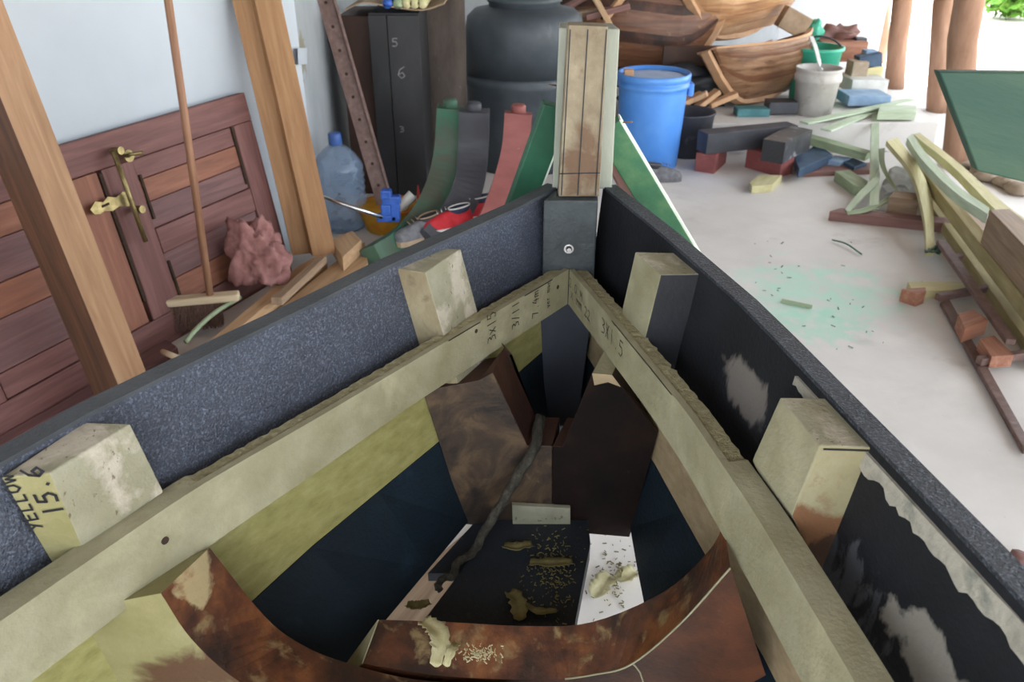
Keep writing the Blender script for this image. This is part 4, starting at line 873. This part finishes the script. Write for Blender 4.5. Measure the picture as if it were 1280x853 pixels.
flatstrip('shaving_ribbon', [(1120, 238), (1108, 222), (1100, 205), (1098, 186)], [(1124, 240), (1112, 220), (1106, 203), (1106, 185)], .08, .2, .004, pgreen2, 'thin curved green strip standing right of the upright strip', 'shaving')
slab('brown_bar', [(1037, 264), (1050, 260), (1195, 273), (1193, 280)], .055, .055, brownb, label='long brown square bar lying flat on the floor', cat='bar')
lump('broken_block', Z(1135, 245, 0) + V((0, .05, .06)), (.13, .14, .09), white, None, 5.5, .5, 3, flat=.06, smooth=False, label='broken whitish block under the curved strip', cat='block')
slab('grey_block', [(1112, 246), (1118, 238), (1150, 242), (1150, 250)], .12, .12, boxt, label='grey block supporting the broken whitish block', cat='block')
# long timbers at right
def longt(px, z, th, mat, label, name='long_timber'): return slab(name, px, z, th, mat, None, label=label, cat='timber', group='long timbers stacked at the right')
longt([(1150, 238), (1158, 233), (1310, 430), (1300, 450)], .055, .05, ptim, 'narrow yellow brown timber nearest the clamps on the floor')
longt([(1145, 202), (1149, 197), (1231, 290), (1320, 372), (1320, 425), (1191, 261)], .17, .07, ptim, 'long yellow brown timber running under the bowed strips and the square timber')
longt([(1163, 212), (1172, 206), (1345, 390), (1335, 415)], .095, .09, boxt, 'long brown timber at the bottom of the stack, under the yellow brown one')
slab('square_timber', [(1237, 262), (1262, 261), (1320, 305), (1320, 350)], .33, .155, boxt, label='thick grey brown square timber end on top of the stack at the right edge', cat='timber')
# clamps on the floor
def clamp(label, px, z, th, grp='bar clamps'):
    t = thing('bar_clamp', label, 'clamp', Z(*px[3], 0), grp); slab('steel_bar', px, z, th, rust, t); return t
c1 = clamp('purple brown steel bar clamp lying on top, nearer to the timbers', [(1171, 300), (1184, 301), (1271, 425), (1258, 424)], .10, .022)
c2 = clamp('purple brown steel bar clamp flat on the floor, nearer to the boat', [(1176, 377), (1187, 374), (1292, 560), (1280, 562)], .025, .02)
bar('clamp_jaw', Z(1171, 376, .025), Z(1234, 364, .025), .03, .03, rust, c2); bar('clamp_jaw', Z(1222, 456, .025), Z(1290, 446, .03), .03, .03, rust, c2)
bar('clamp_jaw', Z(1190, 330, .06), Z(1200, 326, .06), .03, .035, rust, c1)
slab('red_wood_block', [(1198, 392), (1217, 387), (1236, 400), (1206, 411)], .09, .065, redwood, label='fresh red wood block under the clamp bar, farther one', cat='block')
slab('red_wood_block', [(1224, 424), (1243, 419), (1268, 444), (1240, 446)], .07, .05, redwood, label='fresh red wood block under the clamp bar, nearer one', cat='block')
slab('pale_offcut', [(1135, 352), (1210, 352), (1210, 362), (1141, 364)], .04, .04, pyel, label='pale square offcut pointing at the clamps', cat='offcut')
slab('red_wedge', [(1127, 361), (1157, 359), (1158, 364), (1148, 368)], .06, .06, redwood, label='small dark red wooden wedge against the pale offcut', cat='wedge')
tw = [Z(1162 + 9 * math.sin(i * 1.9) + i * .8, 312 + 5 * math.cos(i * 2.7), .02 + .05 * (i % 3) / 2) for i in range(16)]
sweep('twine', tw, .012, .012, gp, round_=6, n=4, label='tangle of dark green twine on the clamp end', cat='twine')
sweep('twig', [Z(1040, 300, .01), Z(1058, 305, .015), Z(1077, 318, .01)], .008, .008, gp, round_=6, label='thin bent dark green twig on the floor', cat='twig')
sweep('stick', [Z(977, 376, .008), Z(1015, 384, .008)], .014, .012, pgreen2, n=2, label='short straight green stick on the green dusted floor', cat='stick')
lump('wood_crumb', Z(1275, 700, .01), (.03, .03, .02), brownb, None, 2, .3, 2, flat=.01, label='small brown lump on the floor at the right edge', cat='lump')
# green board at the right, on its own trestle outside the frame
gb = [Y(u, v, 2.0) for u, v in [(1174, 90), (1620, 94), (1620, 310), (1222, 214)]]
gt = thing('green_board', 'large green washed board with a pointed end jutting in at right', 'board', Y(1400, 240, 2.1))
prism('board_face', gb, (0, .035, .0), gboard, gt, .004)
tr_ = thing('trestle', 'trestle carrying the green board', 'trestle', V((1.82, 2.05, 0)))
zt_ = Y(1560, 295, 2.0).z
for dx in (-.0, .12):
    bar('leg', V((1.76 + dx, 1.9, 0)), V((1.76 + dx, 2.03, zt_ - .02)), .05, .05, brownb, tr_, up=(1, 0, 0))
    bar('leg', V((1.76 + dx, 2.18, 0)), V((1.76 + dx, 2.06, zt_ - .02)), .05, .05, brownb, tr_, up=(1, 0, 0))
# ---------------- log posts ----------------
def log(label, px, r, base_z, seed):
    P0, P1 = px; d = (P1 - P0); P1 = P0 + d * ((3.08 - P0.z) / d.z); n = 16; rings = []
    for i in range(n + 1):
        p = P0.lerp(P1, i / n) + V((noise.noise(V((i * .4, seed, 0))), noise.noise(V((i * .4, 0, seed))), 0)) * .03
        rings.append([p + V((math.cos(a), math.sin(a), 0)) * r * (1 + .1 * noise.noise(V((math.cos(a) + seed, math.sin(a), i * .3)))) for a in [2 * math.pi * j / 18 for j in range(18)]])
    return tag(loft('log_post', rings, logm, None), label, 'post', 'round log posts holding the roof')
def logpx(label, ub, vb, ut, r, z0, seed):
    B_ = Z(ub, vb, z0); log(label, (B_, Y(ut, 0, B_.y)), r, z0, seed)
logpx('peeled log roof post, farthest of the four, beside the white wall', 1093, 78, 1100, .10, 0, 1)
logpx('peeled log roof post, second from the left', 1117, 110, 1127, .085, 0, 2)
logpx('peeled log roof post, third from the left, at the step corner', 1172, 139, 1182, .085, 0, 3)
logpx('peeled log roof post, nearest and rightmost, behind the green board', 1194, 208, 1212, .085, 0, 4)
# ---------------- model boats ----------------
def hull(label, P0, P1, beam_, depth, sheer, mats, dark=False, nst=8, name='small_boat', lean=0):
    """P0 bow foot, P1 stern foot (world, keel line)"""
    P0, P1 = V(P0), V(P1); L = (P1 - P0).length; x = (P1 - P0).normalized(); y = V((0, 0, 1)).cross(x).normalized(); y = (y + V((0, 0, lean))).normalized(); z = x.cross(y)
    t_ = thing(name, label, 'boat', (P0 + P1) / 2)
    def pt(t, s, side, off=0):
        b = beam_ / 2 * (math.sin(math.pi * min(1, .04 + t * .62)) ** .75) * (1 if t < .7 else 1 - .35 * (t - .7) / .3)
        kz = depth * (.55 * max(0, (.22 - t) / .22) ** 2 + .25 * max(0, (t - .8) / .2) ** 2); top = depth + sheer * ((t - .5) ** 2 * 4)
        xx = t * L - .12 * L * (1 - s) * max(0, (.25 - t) / .25)
        zz = top - s * (top - kz); yy = (b + off) * (1 - min(1, max(0, s)) ** 2.4) ** .8
        return P0 + x * xx + y * yy * side + z * zz
    T = [i / 16 for i in range(17)]
    for side in (-1, 1):
        for k_ in range(nst):
            s0, s1 = k_ / nst, (k_ + 1) / nst - .004; rings = []
            for t in T:
                a = pt(t, s0, side, .010); b2 = pt(t, (s0 + s1) / 2, side, .006); c_ = pt(t, s1, side, .0); i0 = pt(t, s0, side, -.015); i1 = pt(t, s1, side, -.02)
                rings.append([a, b2, c_, i1, i0])
            loft('strake', rings, mats[k_ % len(mats)], t_, smooth=False)
        loft('gunwale', [[pt(t, 0, side, .02), pt(t, 0, side, -.03), pt(t, -.05, side, -.03), pt(t, -.05, side, .02)] for t in T], hullk, t_, smooth=False)
    stem = [pt(.0, s, 1) + x * -.02 for s in (0, .25, .5, .75, 1)] + [pt(.12, 1, 1), pt(.3, 1, 1), pt(.6, 1, 1), pt(1, 1, 1)]
    stem = [V(p) - y * (V(p) - P0).dot(y) for p in stem]
    sweep('stem_and_keel', stem, .035, .06, hullk, t_, up=tuple(y), n=4)
    tr2 = [pt(1, s, sd) for sd, ss in ((1, (0, .3, .6, .85, 1)), (-1, (.85, .6, .3, 0))) for s in ss]
    prism('transom', tr2, x * .02, mats[0], t_, 0)
    return t_
kB0 = Z(915, 138, .22); kB0.y += .25; kB0 = Y(917, 132, 6.0)
hull('small clinker built wooden boat on the step, lower one, bow towards the barrel', V((Y(908, 140, 5.85).x, 5.85, .235)), V((Y(1006, 110, 6.3).x, 6.45, .235)), .60, .33, .06, [hullm, hulld, hullm, hullm], nst=9, lean=-.38) if True else None
zA = .80
hull('larger varnished wooden boat stacked above, bow pointing at the camera', V((Y(872, 56, 6.35).x, 6.3, Y(872, 56, 6.3).z)), V((Y(1000, 20, 7.0).x, 7.35, Y(872, 56, 6.3).z + .02)), .95, .55, .1, [hullw, hullw, hullk], nst=9, lean=-.35)
# trestle under the upper boat
for yy in (6.55, 7.1):
    t_ = thing('stacking_trestle', 'wooden trestle under the upper boat, %s one' % ('front' if yy < 6.8 else 'rear'), 'trestle', (1.75, yy, .2)) if False else None
# ---------------- buckets and junk on the step ----------------
wb = Z(1022, 147, .2); wb.y += .12
RBk = 28.5 / FPX * (wb.y * _c + 1.1 * _s); hk = Y(1023, 84, wb.y).z - .2
bk = thing('white_bucket', 'dirty white plastic bucket standing on the step', 'bucket', wb)
lathe('bucket_body', wb, [(.0004, 0), (RBk * .80, 0), (RBk * .93, hk - .09), (RBk * 1.0, hk - .085), (RBk * 1.0, hk - .05), (RBk * .96, hk - .045), (RBk * .96, hk - .02), (RBk * 1.0, hk - .015), (RBk * 1.0, hk), (RBk * .93, hk), (RBk * .9, hk - .05), (RBk * .76, .02), (.0004, .02)], bucketm, bk, 44)
sweep('cloth_strip', [wb + V((-.03, -.1, hk - .02)), wb + V((-.05, -.14, hk + .03)), wb + V((-.08, -.08, hk + .14)), wb + V((-.10, -.02, hk + .2))], .03, .006, white, bk, n=5)
gk = wb + V((.10, .40, 0)); gkt = thing('green_bucket', 'bright green plastic bin with black handle behind the white bucket', 'bucket', gk)
lathe('bin_body', gk, [(.0004, 0), (.14, 0), (.175, .36), (.19, .365), (.19, .385), (.17, .385), (.13, .02), (.0004, .02)], greenpl, gkt, 40)
sweep('handle', [gk + V((-.17, 0, .385)), gk + V((-.10, 0, .43)), gk + V((0, 0, .45)), gk + V((.10, 0, .43)), gk + V((.17, 0, .385))], .014, .014, blk, gkt, round_=8)
def bxp(name, u, v, y, w_, h_, d_, mat, label, cat, rot=0, tilt=0, zmin=.2):
    c = Y(u, v, y); z0 = max(c.z, zmin); ct = math.cos(tilt); A_ = V((c.x - w_ / 2 * math.cos(rot) * ct, y - w_ / 2 * math.sin(rot) * ct, z0 - w_ / 2 * math.sin(tilt))); B_ = V((c.x + w_ / 2 * math.cos(rot) * ct, y + w_ / 2 * math.sin(rot) * ct, z0 + w_ / 2 * math.sin(tilt)))
    return bar(name, A_, B_, d_, h_, mat, label=label, cat=cat, bevel=.006)
bxp('grey_crate', 1076, 112, 6.4, .27, .10, .3, white, 'grey plank box behind the buckets on the step', 'box')
bxp('stone_block', 1069, 96, 6.45, .12, .12, .14, stonem, 'square stone block on the grey plank box', 'block')
bxp('yellow_block', 1088, 96, 6.5, .13, .09, .12, pyel, 'pale yellow block right of the square stone', 'block')
bxp('blue_block', 1085, 84, 6.5, .17, .10, .12, bluet, 'dark blue block lying tilted on the pale blocks', 'block', tilt=.2)
bxp('blue_block', 1086, 71, 6.55, .09, .05, .1, bluel, 'small light blue block on top of the dark blue one', 'block')
bxp('red_box', 1046, 74, 6.9, .36, .15, .25, redwood, 'red brown wooden tray behind the buckets', 'tray')
lump('rag_heap', Y(1044, 52, 7.0), (.20, .13, .11), brownb, None, 6.1, .6, 4, label='heap of brown grey rags on the red brown tray', cat='rags')
lump('green_rag', Y(1016, 38, 6.9), (.07, .06, .09), greenpl, None, 2.2, .6, 3, label='bright green rag beside the brown rag heap', cat='rag')
bxp('black_can', 1071, 68, 6.9, .09, .13, .09, tankm, 'dark can right of the red brown tray', 'can')
bxp('plywood_box', 984, 40, 6.75, .22, .16, .12, cardb, 'tilted plywood box leaning over the lower boat', 'box', tilt=-.45)
bxp('blue_bag', 1078, 128, 6.05, .30, .07, .24, bluel, 'light blue cloth covered board on the step', 'board')
bxp('blue_offcut', 938, 148, 5.75, .22, .055, .12, tealm, 'teal offcut lying under the lower boat', 'offcut')
bxp('blue_grey_block', 975, 140, 5.8, .2, .08, .14, blkt, 'blue grey block under the lower boat stern side', 'block')
for i, (u, v, r_, t_, nm) in enumerate(((862, 140, .4, .3, 'leaning left'), (868, 128, -.3, .5, 'tilted up'), (884, 132, .3, .6, 'crossing'), (902, 148, .2, .35, 'near the stem foot'), (850, 130, 1.2, .2, 'behind the barrel'))):
    bxp('wood_scrap', u, v, 5.75, .2, .035, .07, hullk, 'pale wood scrap on the step, ' + nm, 'scrap', rot=r_, tilt=t_, zmin=.29)
for i, (u, v, t_, nm) in enumerate(((856, 118, .1, 'lying low behind the barrel rim'),)):
    bxp('wood_scrap', u, v, 5.72, .11, .035, .05, hullk, 'small light wood scrap ' + nm, 'scrap', tilt=t_)
for i, (u, v, t_, m_, nm) in enumerate(((745, 8, -1.0, plankw, 'steep light'), (760, 18, .25, brownb, 'reddish'), (775, 6, .9, hullk, 'pale'), (735, 20, .1, cardb, 'flat tan'), (725, 4, .5, brownb, 'dark'))):
    bxp('board_offcut', u, v, 5.95 + .03 * i, .3, .04, .09, m_, nm + ' board offcut piled between tank and boats', 'offcut', tilt=t_)
# dark hull side standing on edge behind the barrel
hull('dark wooden boat hull tilted behind the blue barrel', V((Y(880, 100, 6.2).x, 6.25, .3)), V((Y(690, 40, 6.7).x, 6.6, .3)), .7, .62, .05, [hulld, hulld, burnd], nst=9, lean=.55)
lump('shadow_lump', V((1.15, 6.0, .33)), (.42, .10, .13), blk, None, 3.3, .5, 4, flat=.12, label='crumpled black lump added for the shadow behind the blue barrel', cat='shadow filler')  # added black lump, stands in for the shade behind the barrel
bxp('shadow_board', 868, 108, 6.12, .5, .28, .03, cabbr, 'dark brown board added for the shadow under the hulls behind the tub', 'board')  # board added only to darken the shaded space under the hulls
# rubble by the nearest log
for i in range(10):
    p = Z(1205 + (i % 5) * 17 + random.uniform(-4, 4), 186 + (i // 5) * 24 + (i % 5) * 8, 0); lump('stone', p + V((0, 0, .03)), (.05 + random.random() * .04,) * 2 + (.04,), stonem, None, i, .4, 2, flat=.03, label='rough stone, %s in the %s row of rubble at the nearest log' % (('first', 'second', 'third', 'fourth', 'fifth')[i % 5], ('far', 'near')[i // 5]), cat='stone', group='rubble stones at the log')
# shrubs outside
def shrub(c, r, label, seed):
    rnd = random.Random(seed); vs = []; fs = []
    for i in range(1500):
        d = V((rnd.gauss(0, 1), rnd.gauss(0, 1), rnd.gauss(0, 1))).normalized() * r * rnd.uniform(.5, 1); p = V(c) + V((d.x, d.y, r * .9 + d.z * .9)); a = V((rnd.gauss(0, 1), rnd.gauss(0, 1), rnd.gauss(0, 1))).normalized() * .10; b2 = a.orthogonal().normalized() * .04; k = len(vs)
        vs += [p - a, p + b2, p + a, p - b2]; fs.append((k, k + 1, k + 2, k + 3))
    t = thing('shrub', label, 'shrub', c); mesh('foliage', vs, fs, leafm, t, kind='stuff')
    sweep('trunk', [V(c), V(c) + V((.05, 0, r))], .08, .08, brownb, t, round_=8, n=2)
shrub(Z(1262, 22, -.1), .55, 'sunlit leafy green shrub outside at the top right corner', 1)
shrub(Z(1400, 40, -.1), .6, 'leafy green shrub outside beyond the right frame edge', 2)
shrub(Z(1212, 4, -.1), .3, 'low green shrub outside right of the log posts', 3)
